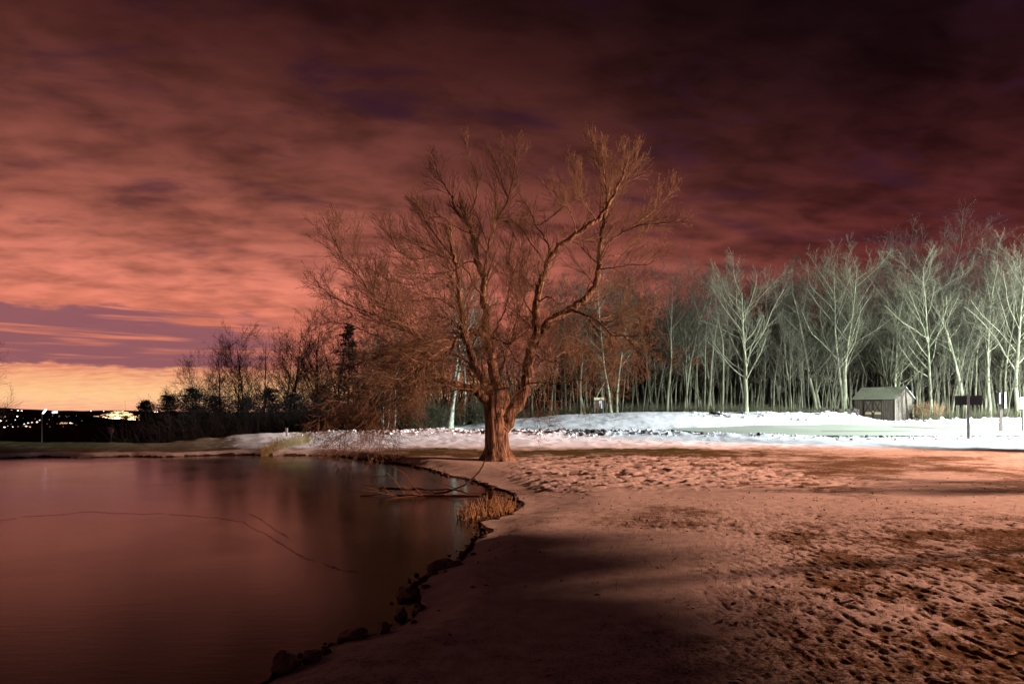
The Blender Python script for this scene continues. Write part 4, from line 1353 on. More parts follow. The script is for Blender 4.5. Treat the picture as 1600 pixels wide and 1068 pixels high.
def build_left_trees():
    # dark against the glow beyond the pond: px, depth, top row, kind
    L = [(344, 66, 545, WOODLAND, (.02, 0), 1, 'thin lone bare tree standing clear against the glow, beyond the pond'),
         (366, 62, 548, SPREAD, (-.04, 0), 2, 'low dark spreading tree next to the thin lone one'),
         (393, 64, 527, SPREAD, (0, 0), 2, 'round headed dark bare tree beyond the pond, close to the thin lone one'),
         (412, 70, 530, WOODLAND, (.05, 0), 1, 'dark bare tree with a one-sided head, second from the round headed one'),
         (446, 64, 524, WOODLAND, (-.05, 0), 1, 'dark narrow bare tree before the tallest of the far group'),
         (462, 66, 515, WOODLAND, (.02, 0), 1, 'dark bare tree pressed against the tallest of the far group'),
         (484, 62, 504, SPREAD, (.02, 0), 1, 'tallest dark bare tree of the group beyond the pond'),
         (512, 66, 535, WOODLAND, (0, 0), 2, 'dark forked tree between the tallest of the group and the evergreen'),
         (430, 60, 545, SPREAD, (.02, 0), 2, 'low dark tree filling the gap before the narrow one beyond the pond'),
         (500, 60, 528, SPREAD, (.03, 0), 2, 'dark spreading tree crowding the tallest of the far group'),
         (530, 58, 540, SPREAD, (-.03, 0), 2, 'dark spreading tree in front of the shaggy evergreen'),
         (560, 60, 520, WOODLAND, (.02, 0), 2, 'dark tree just past the shaggy evergreen, half behind the low boughs'),
         (612, 62, 520, SPREAD, (0, 0), 2, 'dark tree behind the low boughs over the thin white stems'),
         (302, 60, 578, SPREAD, (.03, 0), 3, 'many stemmed dark tree at the open end of the far group'),
         (585, 66, 500, WOODLAND, (0, 0), 1, 'dark bare tree seen through the low boughs, beside the evergreen'),
         (640, 70, 505, WOODLAND, (.03, 0), 2, 'dark bare tree seen through the middle of the big crown')]
    for i, (u, Y, top, P, lean, st, lab) in enumerate(L):
        x, y = at_px(u, Y)
        z = hz(x, y)
        H = (CAMZ - (top - HZ) / F * Y) - z
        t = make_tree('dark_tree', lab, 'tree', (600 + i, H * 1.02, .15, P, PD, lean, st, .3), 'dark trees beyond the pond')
        t.location = (x, y, z)
    # tree at the edge of the view on the far left
    x, y = at_px(-46, 56)
    z = hz(x, y)
    t = make_tree('dark_tree', 'bare tree of which only a few twigs reach in beside the street lamp', 'tree', (640, 6.6 - z, .14, SPREAD, PD, (0, 0), 1, .2))
    t.location = (x, y, z)
    # dark evergreens and bushes
    E = [(545, 58, 505, 2.6, 'dark shaggy evergreen behind the tips of the low boughs'),
         (228, 58, 626, 1.5, 'small dark evergreen at the open end of the far trees'),
         (262, 56, 618, 2.3, 'dark rounded evergreen bush, second from the open end'),
         (300, 55, 606, 2.5, 'dark evergreen bush under the many stemmed tree'),
         (338, 57, 618, 2.4, 'dark evergreen bush at the foot of the thin lone tree'),
         (385, 56, 622, 2.4, 'dark evergreen bush at the foot of the round headed tree'),
         (420, 58, 606, 2.5, 'dark evergreen bush midway along the far trees'),
         (460, 56, 616, 2.5, 'dark evergreen bush before the tallest far tree'),
         (505, 57, 606, 2.5, 'dark evergreen bush between the tallest far tree and the shaggy evergreen'),
         (575, 56, 600, 2.6, 'dark evergreen bush behind the drooping low boughs'),
         (610, 62, 590, 2.4, 'dark evergreen behind the clump of thin white stems')]
    for i, (u, Y, top, R, lab) in enumerate(E):
        x, y = at_px(u, Y)
        z = hz(x, y)
        H = (CAMZ - (top - HZ) / F * Y) - z
        a, b = conifer_meshes('evergreen', 700 + i, H, R, (M['dark'], M['needle']), base=.02, dens=2.2 if i else 1.0, bushy=i > 0)
        o = thing('evergreen', lab, 'evergreen', (x, y, z), 0, 'evergreens beyond the pond')
        link('trunk', a, o)
        link('crown', b, o)
    # thorny scrub in front of them
    tb = Tubes()
    r2 = random.Random(3)
    for k in range(1000):
        u = r2.uniform(200, 620)
        Y = r2.uniform(46, 54)
        x, y = at_px(u, Y)
        q = Vector((x, y, hz(x, y) - .1))
        top = (CAMZ - (r2.uniform(np.interp(u, [200, 230, 290, 620], [640, 618, 592, 585]), 655) - HZ) / F * Y) - q.z
        for m in range(4):
            pts = wander(r2, q, Vector((r2.gauss(0, .45), r2.gauss(0, .4), 1)), r2.uniform(.4, 1.05) * top, 5, -.02, .16)
            tb.add(pts, [.02, .016, .013, .010, .007, .005], 3)
            for w in range(4):
                j = r2.randrange(1, 5)
                tb.add(wander(r2, pts[j], Vector((r2.gauss(0, .7), r2.gauss(0, .7), .6)), r2.uniform(.4, 1.1), 3, 0, .2), [.009, .007, .006, .004], 3)
    tag(link('dark_scrub', tb.mesh('dark_scrub', M['darktwig'])), kind='stuff')


build_left_trees()


# ------------------------------------------------------------------ distant hills and town
def ridge(name, Y, prof, material, depth, drop, seed):
    u = np.linspace(-2200, 3800, 700)
    top = np.interp(u, [p[0] for p in prof], [p[1] for p in prof]) + (fbm(u * .02, u * 0 + seed, 4, seed) - .5) * 4.0
    X = (u - 800) / F * Y
    Z = CAMZ - (top - HZ) / F * Y
    rows = [(-depth, drop, 1.0), (-depth * .55, drop * .55, .45), (-depth * .2, 0, .12), (0, 0, 0), (depth, drop, 1.0)]
    V = []
    for dy, dz, f in rows:
        V.append(np.stack([X, np.full_like(X, Y + dy), Z * (1 - f) + (drop) * f + (fbm(u * .03, u * 0 + dy, 3, seed) - .5) * Y * .004 * (f < 1) * (f > 0)], 1))
    V = np.concatenate(V)
    n = len(u)
    Q = [(j * n + i, j * n + i + 1, (j + 1) * n + i + 1, (j + 1) * n + i) for j in range(len(rows) - 1) for i in range(n - 1)]
    tag(link(name, raw_mesh(name, V, np.array(Q), material, True)), kind='structure')


ridge('far_hills', 5200, [(-2200, 632), (0, 637.5), (60, 639), (110, 640.5), (200, 642), (350, 644), (700, 640), (3800, 632)], M['hill'], 900, -120, 3)
ridge('near_ridge', 2200, [(-2200, 640), (0, 652), (60, 649), (110, 646.5), (140, 649), (180, 654), (230, 656), (420, 652), (900, 646), (3800, 640)], M['ridge'], 500, -60, 8)


def build_ski_hill():
    # floodlit ski slope across the valley: a snowy hump under its own lamps
    Y = 3000.0
    u = np.linspace(134, 236, 90)
    top = np.interp(u, [134, 150, 165, 178, 190, 203, 215, 226, 236], [654.5, 648, 646, 642, 641, 644.5, 649, 652, 655])
    V = []
    rows = 9
    for j in range(rows):
        f = j / (rows - 1)
        yy = top + (656.5 - top) * f
        X = (u - 800) / F * Y
        Yd = Y - 110 * f
        V.append(np.stack([X, np.full_like(X, 0) + Yd, CAMZ - (yy - HZ) / F * Yd], 1))
    n = len(u)
    V = np.concatenate(V)
    Q = [(j * n + i, j * n + i + 1, (j + 1) * n + i + 1, (j + 1) * n + i) for j in range(rows - 1) for i in range(n - 1)]
    m = bpy.data.materials.new('ski_snow_and_woods')
    m.use_nodes = True
    k = NT(m.node_tree)
    tc = k.n('ShaderNodeTexCoord')
    mp = k.n('ShaderNodeMapping')
    mp.inputs['Scale'].default_value = (.02, .01, .09)
    mp.inputs['Rotation'].default_value = (0, math.radians(12), 0)
    k.l(tc.outputs['Object'], mp.inputs[0])
    f = k.ss(k.noise(mp.outputs[0], 1.5, 4.0, .6, .8), .49, .53)
    b = k.n('ShaderNodeBsdfDiffuse')
    k.l(k.mix(f, (.008, .004, .003, 1), (.8, .8, .8, 1)), b.inputs[0])
    o = k.n('ShaderNodeOutputMaterial')
    k.l(b.outputs[0], o.inputs[0])
    tag(link('ski_hill', raw_mesh('ski_hill', V, np.array(Q[::1]), m, True)), kind='structure')
    for uu in (150, 178, 205):
        d = bpy.data.lights.new('ski_hill_light', 'POINT')
        d.energy = 3.4e6
        d.color = (1.0, .58, .27)
        d.shadow_soft_size = 2.0
        lo = bpy.data.objects.new('ski_hill_light', d)
        COL.objects.link(lo)
        lo.location = px(uu, 644, Y - 170)


build_ski_hill()


def build_town():
    rng = np.random.default_rng(21)
    spots = [(18, 640, 1.0), (28, 641, 1.6), (34, 641.5, 1.4), (8, 650.5, .9), (27, 650, 1.6), (0, 657, 2.6), (10, 657, .9), (38, 662, 1.2), (44, 660.5, 1.4),
             (50, 659.5, 1.6), (58, 659, 1.8), (41, 665.5, 1.6), (47, 666.5, 1.5), (7, 667, 1.8), (20, 666.5, 1.0), (28, 666, .7), (12, 665, .7), (110, 660.5, 1.7), (113, 661, 1.2),
             (142, 641.5, 1.1), (162, 642, 1.0), (218, 648, 1.4), (242, 643, 1.6), (246, 643, 1.8), (362, 645, 2.0), (368, 650, 1.1), (352, 654, 1.0), (375, 655, .8), (62, 656, 1.0), (24, 655.5, .8)]
    groups = {'white': [], 'amber': []}
    for i, (u, v, s) in enumerate(spots):
        groups['amber' if i % 3 == 0 else 'white'].append((u, v, s))
    for k in range(16):
        groups['amber'].append((rng.uniform(93, 105), rng.uniform(659.5, 662.5), .5 + .3 * rng.random()))
    for k in range(26):
        groups['amber'].append((rng.uniform(0, 130), rng.uniform(649, 668), .4))
    Y = 1500.0
    for nm, lst in groups.items():
        V = []
        Q = []
        for u, v, s in lst:
            c = px(u, v, Y)
            r = s * .68 / F * Y
            b = len(V)
            w = 1.5
            V += [c + Vector((r * w, 0, 0)), c + Vector((0, r, 0)), c + Vector((-r * w, 0, 0)), c + Vector((0, -r, 0)), c + Vector((0, 0, r * .7)), c + Vector((0, 0, -r * .7))]
            for a, d in ((0, 1), (1, 2), (2, 3), (3, 0)):
                Q += [(b + a, b + d, b + 4), (b + d, b + a, b + 5)]
        me = raw_mesh('town_lights', np.array([tuple(v) for v in V]), np.array(Q), glow('town_glow_' + nm, (1, .82, .72) if nm == 'white' else (1, .5, .22), 6.0 if nm == 'white' else 3.0))
        tag(link('town_lights', me), kind='stuff')


build_town()


# ------------------------------------------------------------------ street lamps, road sign beyond the pond
def build_roadside():
    # lit lamp with an arm
    Y = 80
    x, y = at_px(65.5, Y)
    z = hz(x, y)
    o = thing('street_lamp', 'grey street lamp with a bent arm and a white lit head beyond the pond', 'street lamp', (x, y, z))
    tb = Tubes()
    zt = px(0, 646, Y).z - z
    tb.add([Vector((0, 0, 0)), Vector((0, 0, zt * .5)), Vector((0, 0, zt))], [.11, .09, .07], 8)
    link('pole', tb.mesh('pole', M['steel']), o)
    tb = Tubes()
    tb.add([Vector((0, 0, zt - .05)), Vector((.1, 0, zt + .22)), Vector((.38, 0, zt + .42))], [.05, .045, .04], 6)
    link('arm', tb.mesh('arm', M['steel']), o)
    m = MB()
    m.bar((.12, 0, zt + .05), (.5, 0, zt + .52), .16, .10)
    link_o = m.build('lamp_head', glow('lamp_white', (.85, .88, 1), 9.0), o)
    # second lamp, violet
    x, y = at_px(81, 84)
    o = thing('street_lamp', 'thin dark street lamp with a violet lit head beyond the pond', 'street lamp', (x, y, z - .2))
    zt = px(0, 646, 84).z - z + .2
    tb = Tubes()
    tb.add([Vector((0, 0, 0)), Vector((0, 0, zt * .5)), Vector((0, 0, zt)), Vector((.12, 0, zt + .2))], [.07, .06, .05, .04], 8)
    link('pole', tb.mesh('pole', M['dark']), o)
    m = MB()
    m.bar((.1, 0, zt + .16), (.62, 0, zt + .22), .2, .2)
    m.build('lamp_head', glow('lamp_violet', (.5, .45, 1), 8.0), o)
    # road sign
    Y = 88
    x, y = at_px(173.5, Y)
    zc = px(0, 672, Y).z
    zb = hz(x, y)
    o = thing('stop_sign', 'round red and white stop sign on a thin post beyond the pond', 'sign', (x, y, zb))
    tb = Tubes()
    tb.add([Vector((0, .03, 0)), Vector((0, .03, zc - zb + .2))], [.03, .03], 6)
    link('post', tb.mesh('post', M['steel']), o)
    red = mat('sign_red', (.50, .05, .06), .5, .1, 3)
    white = mat('sign_white', (.75, .72, .72), .5, .1, 3)

    def octo(r, yy, t, material, name, parent):
        m = MB()
        m.prism([(r * math.cos(math.pi / 8 + i * math.pi / 4), zc - zb + r * math.sin(math.pi / 8 + i * math.pi / 4)) for i in range(8)], yy, yy + t)
        return m.build(name, material, parent)
    octo(.40, -.02, .02, white, 'plate', o)
    octo(.365, -.026, .005, red, 'face', o)
    cu = bpy.data.curves.new('lettering', 'FONT')
    cu.body = 'STOP'
    cu.align_x = 'CENTER'
    cu.align_y = 'CENTER'
    cu.size = .27
    cu.extrude = .002
    tmp = bpy.data.objects.new('tmp_letters', cu)
    COL.objects.link(tmp)
    bpy.context.view_layer.update()
    me = bpy.data.meshes.new_from_object(tmp)
    bpy.data.objects.remove(tmp)
    me.materials.clear()
    me.materials.append(white)
    t = link('lettering', me, o)
    t.rotation_euler = (math.radians(90), 0, 0)
    t.location = (0, -.032, zc - zb)
    # the lamp that lights it
    # small stake on the snow bank
    p = pix2ground(448, 681)
    o = thing('marker_stake', 'small grey stake on the end of the snow bank beyond the pond', 'stake', p)
    m = MB()
    m.box(-.05, .05, -.04, .04, -.2, .40)
    m.box(-.06, .06, -.05, .05, .40, .44)
    m.build('post', M['steel'], o)


build_roadside()


# ------------------------------------------------------------------ shed
def build_shed():
    wallm = bpy.data.materials.new('weathered_boards')
    wallm.use_nodes = True
    k = NT(wallm.node_tree)
    tc = k.n('ShaderNodeTexCoord')
    mp = k.n('ShaderNodeMapping')
    mp.inputs['Scale'].default_value = (1, 1, .08)
    k.l(tc.outputs['Object'], mp.inputs[0])
    n1 = k.noise(mp.outputs[0], 16, 4, .6)
    n2 = k.noise(tc.outputs['Object'], 2.5, 4, .6)
    c = k.mix(k.ss(n1, .3, .7), (.085, .07, .053, 1), (.15, .13, .102, 1))
    c = k.mix(k.m('MULTIPLY', k.ss(n2, .45, .7), .4), c, (.07, .055, .042, 1))
    b = k.n('ShaderNodeBsdfPrincipled')
    k.l(c, b.inputs['Base Color'])
    b.inputs['Roughness'].default_value = .85
    bn = k.n('ShaderNodeBump')
    bn.inputs['Distance'].default_value = .01
    k.l(n1, bn.inputs['Height'])
    k.l(bn.outputs[0], b.inputs['Normal'])
    out = k.n('ShaderNodeOutputMaterial')
    k.l(b.outputs[0], out.inputs[0])
    roofm = mat('mossy_shingle', (.32, .34, .24), .9, .35, 5, .02, 25, stretch=(1, 1, 3))
    trimm = mat('dark_trim', (.07, .055, .042), .8, .3, 6)
    whitem = mat('white_trim', (.75, .77, .80), .6, .1, 6)
    platem = mat('yellow_plate', (.60, .55, .30), .6, .2, 5)
    th = math.radians(-57.6)
    C = Vector((598.5 / F * 60.0, 60.0, 0))
    Ln, Dp, H, R = 3.75, 2.9, 1.98, 2.95
    o = thing('garden_shed', 'small weathered wooden shed with mossy gable roof and double doors on the snow', 'shed', (C.x, C.y, hz(C.x, C.y) - .02), th)
    # local: x along the front from right corner leftwards is negative, y to the back
    m = MB()
    m.box(-Ln, 0, 0, Dp, -.3, H)
    w = m.build('wall', wallm, o)
    m = MB()
    for s in (0.0, -Ln + .001):
        pass
    m.poly([(.002, 0, H - .004), (.002, Dp, H - .004), (.002, Dp / 2, R)])
    m.poly([(-.05, 0, H - .004), (-.05, Dp / 2, R), (-.05, Dp, H - .004)])
    m.poly([(-Ln - .002, 0, H - .004), (-Ln - .002, Dp / 2, R), (-Ln - .002, Dp, H - .004)])
    m.build('gable', wallm, o)
    m = MB()
    n = 22
    for i in range(1, n):
        xx = -Ln * i / n
        m.box(xx - .012, xx + .012, -.014, -.002, 0, H - .14)
    for i in range(1, 14):
        yy = Dp * i / 14
        m.box(.004, .014, yy - .012, yy + .012, 0, H + (R - H) * (1 - abs(yy - Dp / 2) / (Dp / 2)) - .08)
    m.build('batten', trimm, w)
    # roof slabs
    m = MB()
    ov = .16
    sl = (R - H) / (Dp / 2)
    for sgn in (0, 1):
        y0, y1 = (-ov, Dp / 2) if sgn == 0 else (Dp + ov, Dp / 2)
        z0, z1 = H - sl * ov + .03, R + .03
        b0 = len(m.v)
        xl, xr = -Ln - .14, .14
        m.v += [(xl, y0, z0), (xr, y0, z0), (xr, y1, z1), (xl, y1, z1), (xl, y0, z0 + .07), (xr, y0, z0 + .07), (xr, y1, z1 + .07), (xl, y1, z1 + .07)]
        m.f += [tuple(b0 + i for i in q) for q in ((0, 3, 2, 1), (4, 5, 6, 7), (0, 1, 5, 4), (1, 2, 6, 5), (2, 3, 7, 6), (3, 0, 4, 7))]
    rf = m.build('roof', roofm, o)
    m = MB()
    for k2 in range(1, 10):                                          # shingle courses on the front slope
        f = k2 / 10
        y0 = -ov + (Dp / 2 + ov) * f
        z0 = H - sl * ov + .10 + (R - H + sl * ov) * f
        m.box(-Ln - .14, .14, y0, y0 + .03, z0 - .01, z0 + .022)
    m.build('shingle_course', roofm, rf)
    m = MB()
    m.bar((.155, Dp + ov, H - sl * ov + .05), (.155, Dp / 2, R + .07), .03, .14, up=(1, 0, 0))
    m.build('rake_board', whitem, rf)
    m = MB()
    m.bar((.15, -ov, H - sl * ov + .05), (.15, Dp / 2, R + .07), .03, .12, up=(1, 0, 0))
    m.build('rake_board', trimm, rf)
    # fascia and corner boards
    m = MB()
    m.box(-Ln, 0, -.035, -.003, H - .13, H - .005)
    m.build('fascia', trimm, o)
    m = MB()
    m.box(-.09, -.004, -.03, -.0025, 0, H - .135)
    m.box(-Ln + .004, -Ln + .09, -.03, -.0025, 0, H - .135)
    m.build('corner_board', trimm, o)
    # double doors with diagonal braces
    x0, x1 = -2.78, -1.08
    xm = (x0 + x1) / 2
    for a, bq, flip in ((x0, xm - .012, False), (xm + .012, x1, True)):
        m = MB()
        m.box(a, bq, -.045, -.016, .06, H - .16)
        d = m.build('door', wallm, o)
        m = MB()
        zz0, zz1 = .72, H - .22
        m.box(a, a + .07, -.066, -.047, .06, H - .16)
        m.box(bq - .07, bq, -.066, -.047, .06, H - .16)
        m.box(a + .072, bq - .072, -.066, -.047, H - .23, H - .16)
        m.box(a + .072, bq - .072, -.066, -.047, .62, .70)
        m.box(a + .072, bq - .072, -.066, -.047, .06, .14)
        p, q = ((a + .1, -.056, zz0), (bq - .1, -.056, zz1))
        if flip:
            p, q = ((bq - .1, -.056, zz0), (a + .1, -.056, zz1))
        m.bar(p, q, .012, .07, up=(0, 1, 0))
        p2, q2 = ((p[0], -.052, q[2]), (q[0], -.052, p[2]))
        m.bar(p2, q2, .010, .06, up=(0, 1, 0))
        m.build('brace', trimm, d)
        m = MB()
        m.box(a + .13, bq - .13, -.075, -.068, .56, .76)
        m.build('plate', platem, d)
    m = MB()
    m.box(xm - .02, xm + .02, -.1, -.068, .74, .86)
    m.build('latch', whitem, o)


build_shed()


# ------------------------------------------------------------------ signs on the verge
def build_signs():
    postm = mat('sign_post_wood', (.20, .16, .15), .8, .3, 5)
    black = mat('black_board', (.015, .012, .012), .6, .2, 5)
    line = mat('board_border', (.07, .03, .028), .6, .2, 5)
    white = mat('white_board', (.78, .78, .80), .5, .06, 5)
    yellow = mat('yellow_panel', (.80, .52, .12), .5, .1, 5)
    violet = mat('lilac_panel', (.55, .52, .75), .5, .1, 5)
    # black board on a single post
    p = pix2ground(1513, 685.5)
    o = thing('sign_board', 'wide black sign board on one square post in the snow by the drive', 'sign', p, -.62)
    Hh = (685.5 - 616.5) / F * p.y
    m = MB()
    m.box(-.062, .062, -.06, .06, -.4, Hh)
    m.build('post', postm, o)
    w = 18 / F * p.y
    z0, z1 = (685.5 - 632.6) / F * p.y, (685.5 - 617.8) / F * p.y
    m = MB()
    m.box(-w, w, .063, .10, z0, z1)
    bd = m.build('board', black, o)
    m = MB()
    for a in ((-w + .05, w - .05, z0 + .05, z0 + .065), (-w + .05, w - .05, z1 - .065, z1 - .05), (-w + .05, -w + .065, z0 + .067, z1 - .067), (w - .065, w - .05, z0 + .067, z1 - .067)):
        m.box(a[0], a[1], .058, .0628, a[2], a[3])
    m.build('border', line, bd)
    # kiosk seen edge on
    p = pix2ground(1564, 675.5)
    o = thing('edge_on_sign', 'double sign seen edge on, two white edges on a dark post by the drive', 'sign', p, math.radians(68))
    k = p.y / F
    m = MB()
    m.box(-.08, .08, -.07, .07, -.4, 63 * k)
    m.build('post', postm, o)
    for yy, zz0, zz1 in ((-.13, 38 * k, 63 * k), (.13, 45 * k, 62 * k)):
        m = MB()
        m.box(-.30, .26, yy - .025, yy + .025, zz0, zz1)
        b = m.build('board', black, o)
        m = MB()
        m.box(-.36, -.302, yy - .035, yy + .035, zz0, zz1)
        m.build('edge_strip', white, b)
    # white notice cut by the frame
    p = pix2ground(1598.5, 675)
    o = thing('notice_board', 'white notice with a yellow panel on a pale post by the drive', 'sign', p)
    m = MB()
    m.box(-.05, .05, -.05, .05, -.4, 55 * k)
    m.build('post', postm, o)
    m = MB()
    m.box(-6.5 * k, 14 * k, -.09, -.053, 37 * k, 55 * k)
    b = m.build('board', white, o)
    m = MB()
    m.box(-4 * k, 12 * k, -.096, -.092, 40 * k, 47 * k)
    m.build('panel', yellow, b)
    m = MB()
    m.box(-4.2 * k, 3 * k, -.096, -.092, 50 * k, 52 * k)
    m.build('heading', violet, b)
    # trail notice board at the wood's edge
    Y = 54.0
    x, y = at_px(936, Y)
    z = hz(x, y)
    k = Y / F
    o = thing('trail_notice_board', 'small wooden trail notice board with pale beam and white papers at the wood edge', 'sign', (x, y, z))
    zt = CAMZ - (620.5 - HZ) * k - z
    m = MB()
    m.box(-7 * k, -6 * k, 0, .09, -.3, zt - 4 * k)
    m.build('post', postm, o)
    m = MB()
    m.box(6 * k, 7 * k, 0, .09, -.3, zt - 4 * k)
    m.build('post', postm, o)
    m = MB()
    m.box(-8 * k, -2.2 * k, -.06, .11, zt - 4 * k, zt)
    m.box(-2.2 * k, 2 * k, -.045, .10, zt - 3.8 * k, zt - .3 * k)
    m.box(2 * k, 8.2 * k, -.06, .11, zt - 4 * k, zt)
    m.build('beam', mat('pale_beam', (.50, .48, .30), .8, .3, 4), o)
    m = MB()
    m.box(-6 * k, 6 * k, .03, .07, zt - 17 * k, zt - 4.5 * k)
    bd = m.build('panel', mat('brown_panel', (.10, .05, .04), .8, .3, 4), o)
    m = MB()
    m.box(0, 4.6 * k, .012, .026, zt - 9.5 * k, zt - 5.2 * k)
    m.box(.6 * k, 1.6 * k, .012, .026, zt - 13 * k, zt - 10.2 * k)
    m.box(3 * k, 5.2 * k, .012, .026, zt - 17 * k, zt - 9.7 * k)
    m.build('papers', mat('pale_paper', (.55, .55, .60), .6, .1, 5), bd)


build_signs()


# ------------------------------------------------------------------ wall and log by the wood, stones, driftwood, reeds
def build_small():
    rng = np.random.default_rng(31)
    # dark low stone wall left of the shed
    C = []
    Sz = []
    for i in range(330):
        u = rng.uniform(1241, 1338)
        Y = 60 + rng.uniform(-.4, .4) + (u - 1241) / 97 * 1.2
        x, y = at_px(u, Y)
        zt = CAMZ - (638.5 - HZ) / F * Y - .12
        C.append((x, y, rng.uniform(hz(x, y) - .2, zt)))
        Sz.append(rng.uniform(.16, .34))
    me = blob_mesh('stone_wall', C, Sz, rng, mat('dark_wall_stone', (.06, .05, .042), .9, .4, 2, .03, 6), .7, 1)
    tag(link('stone_wall', me), 'low dark dry stone wall between the lawn tree and the shed', 'wall')
    # fallen log
    a = pix2ground(1109, 646.5, 40)
    b = pix2ground(1136, 650.5, 40)
    mid = a.lerp(b, .5) + Vector((0, 0, .12))
    tb = Tubes()
    tb.add(smooth_path([a + Vector((0, 0, .06)), mid, b + Vector((0, 0, .02))], 8), [.08, .085, .08, .075, .07, .065, .06, .05], 8)
    tag(link('fallen_log', tb.mesh('fallen_log', M['dark'])), 'dark bent fallen log lying on the snow crest near the lawn tree', 'log')
    # shore stones, each its own
    st = [(445, 1052, .22, 'dark flat stone at the waterline, nearest to the viewer'), (486, 1046, .16, 'brownish lit stone beside the nearest shore stone'),
          (556, 1004, .17, 'dark angular stone on the shore, second group from the viewer'), (600, 995, .15, 'dark flat stone jutting from the bank below the tall pale stone'),
          (628, 962, .15, 'dark leaning stone under the tall pale stone'), (638, 932, .17, 'tall pale rounded stone at the bend of the shore'),
          (692, 893, .22, 'big angular wedge shaped stone on the shore'), (712, 897, .14, 'low stone lying against the wedge shaped one'),
          (676, 906, .13, 'small dark stone on the water side of the wedge shaped one'),
          (732, 856, .12, 'small stone with a bright top below the reeds'), (722, 866, .10, 'small dark stone beside the bright topped one'),
          (679, 737, .14, 'yellowish stone on the bank near the foot of the big tree'), (690, 741, .11, 'small yellowish stone touching the one near the big tree'),
          (655, 958, .12, 'small stone tucked into the bank above the leaning stone')]
    import bmesh
    from mathutils import noise as mn
    for i, (u, v, r, lab) in enumerate(st):
        Yw = (CAMZ - WATER) * F / (v - HZ)
        x, y = at_px(u, Yw)
        bm = bmesh.new()
        bmesh.ops.create_icosphere(bm, subdivisions=3, radius=1)
        rr = random.Random(i)
        sx, sy, sz = rr.uniform(1.0, 1.5), rr.uniform(.7, 1.1), rr.uniform(.5, .8)
        cuts = [Vector((rr.gauss(0, 1), rr.gauss(0, 1), rr.gauss(.3, .7))).normalized() for _ in range(9)]
        for vv in bm.verts:
            c = vv.co.copy()
            for n in cuts:
                d = c.dot(n) - .60
                if d > 0:
                    c -= n * d * .97
            c *= 1 + .22 * mn.noise(c * 1.6 + Vector((i * 7, 0, 0))) + .06 * mn.noise(c * 6 + Vector((i * 7, 3, 0)))
            vv.co = Vector((c.x * sx, c.y * sy, c.z * sz)) * r * .62
        me = bpy.data.meshes.new('rock')
        bm.to_mesh(me)
        bm.free()
        me.materials.append(M['rock'])
        o = link('rock', me)
        o.location = (x, y, max(hz(x, y), WATER) + r * .22)
        o.rotation_euler = (rr.uniform(-.2, .2), rr.uniform(-.2, .2), rr.uniform(0, 6.28))
        tag(o, lab, 'rock', 'stones along the pond shore')

    # driftwood bough in the ice
    def limb_px(L, Y, ra, rb, tb, rng2, kids=0, tw=None):
        p = [px(a, b, Y + c) for a, b, c in L]
        n = 4 * len(p)
        pts = smooth_path(p, n)
        for q in pts:
            q += Vector((rng2.gauss(0, .006), rng2.gauss(0, .006), rng2.gauss(0, .006)))
            q.z = max(q.z, WATER + .01)
        tb.add(pts, [ra + (rb - ra) * i / (n - 1) for i in range(n)], 7)
        for k in range(kids):
            i = rng2.randrange(n // 4, n - 1)
            d = (pts[i + 1] - pts[i]).normalized()
            nd = side_dir(rng2, d, .7)
            nd.z = abs(nd.z) * .5
            tw.add(wander(rng2, pts[i], nd, rng2.uniform(.2, .7), 4, .02, .15), [.008, .007, .006, .005, .004], 4)
    r2 = random.Random(8)
    Y = 15.3
    o = thing('fallen_bough', 'bare orange lit fallen bough lying across the ice beside the reeds', 'branch', (0, 0, 0))
    tb = Tubes()
    tw = Tubes()
    limb_px([(752, 775, 0), (709, 774, 0), (671, 774, .02), (634, 775, .02), (606, 771, 0), (562, 775, 0)], Y, .036, .012, tb, r2, 14, tw)
    link('stem', tb.mesh('stem', mat('barkless_wood', (.36, .22, .14), .8, .3, 5)), o)
    limb_px([(632, 772, 0), (624, 760, .1), (615, 748, .1), (604, 739, .1)], Y, .014, .006, tw, r2)
    limb_px([(609, 771, 0), (592, 761, .1), (568, 758, .2)], Y, .014, .006, tw, r2)
    limb_px([(660, 773, 0), (645, 758, .1), (634, 741, .2), (611, 728, .2)], Y, .013, .005, tw, r2)
    limb_px([(615, 748, .1), (600, 744, .1), (577, 744, .1), (549, 749, .1)], Y, .009, .005, tw, r2)
    link('twig', tw.mesh('twig', mat('barkless_twig', (.34, .20, .12), .8, .3, 5)), o)
    o = thing('hanging_bough', 'dark crooked bough arching over the ice from the foot of the big tree', 'branch', (0, 0, 0))
    tb = Tubes()
    tw = Tubes()
    limb_px([(759, 716, 5.5), (750, 734, 3.2), (740, 746, 1.5), (718, 761, .3), (682, 771, .15), (662, 764, .15), (634, 764, .15), (592, 762, .2)], Y, .018, .03, tb, r2, 8, tw)
    link('stem', tb.mesh('stem', M['dark']), o)
    limb_px([(760, 772, .3), (738, 773, .3), (718, 766, .3), (690, 764, .3), (664, 766, .2)], Y, .014, .02, tw, r2)
    link('twig', tw.mesh('twig', M['darktwig']), o)

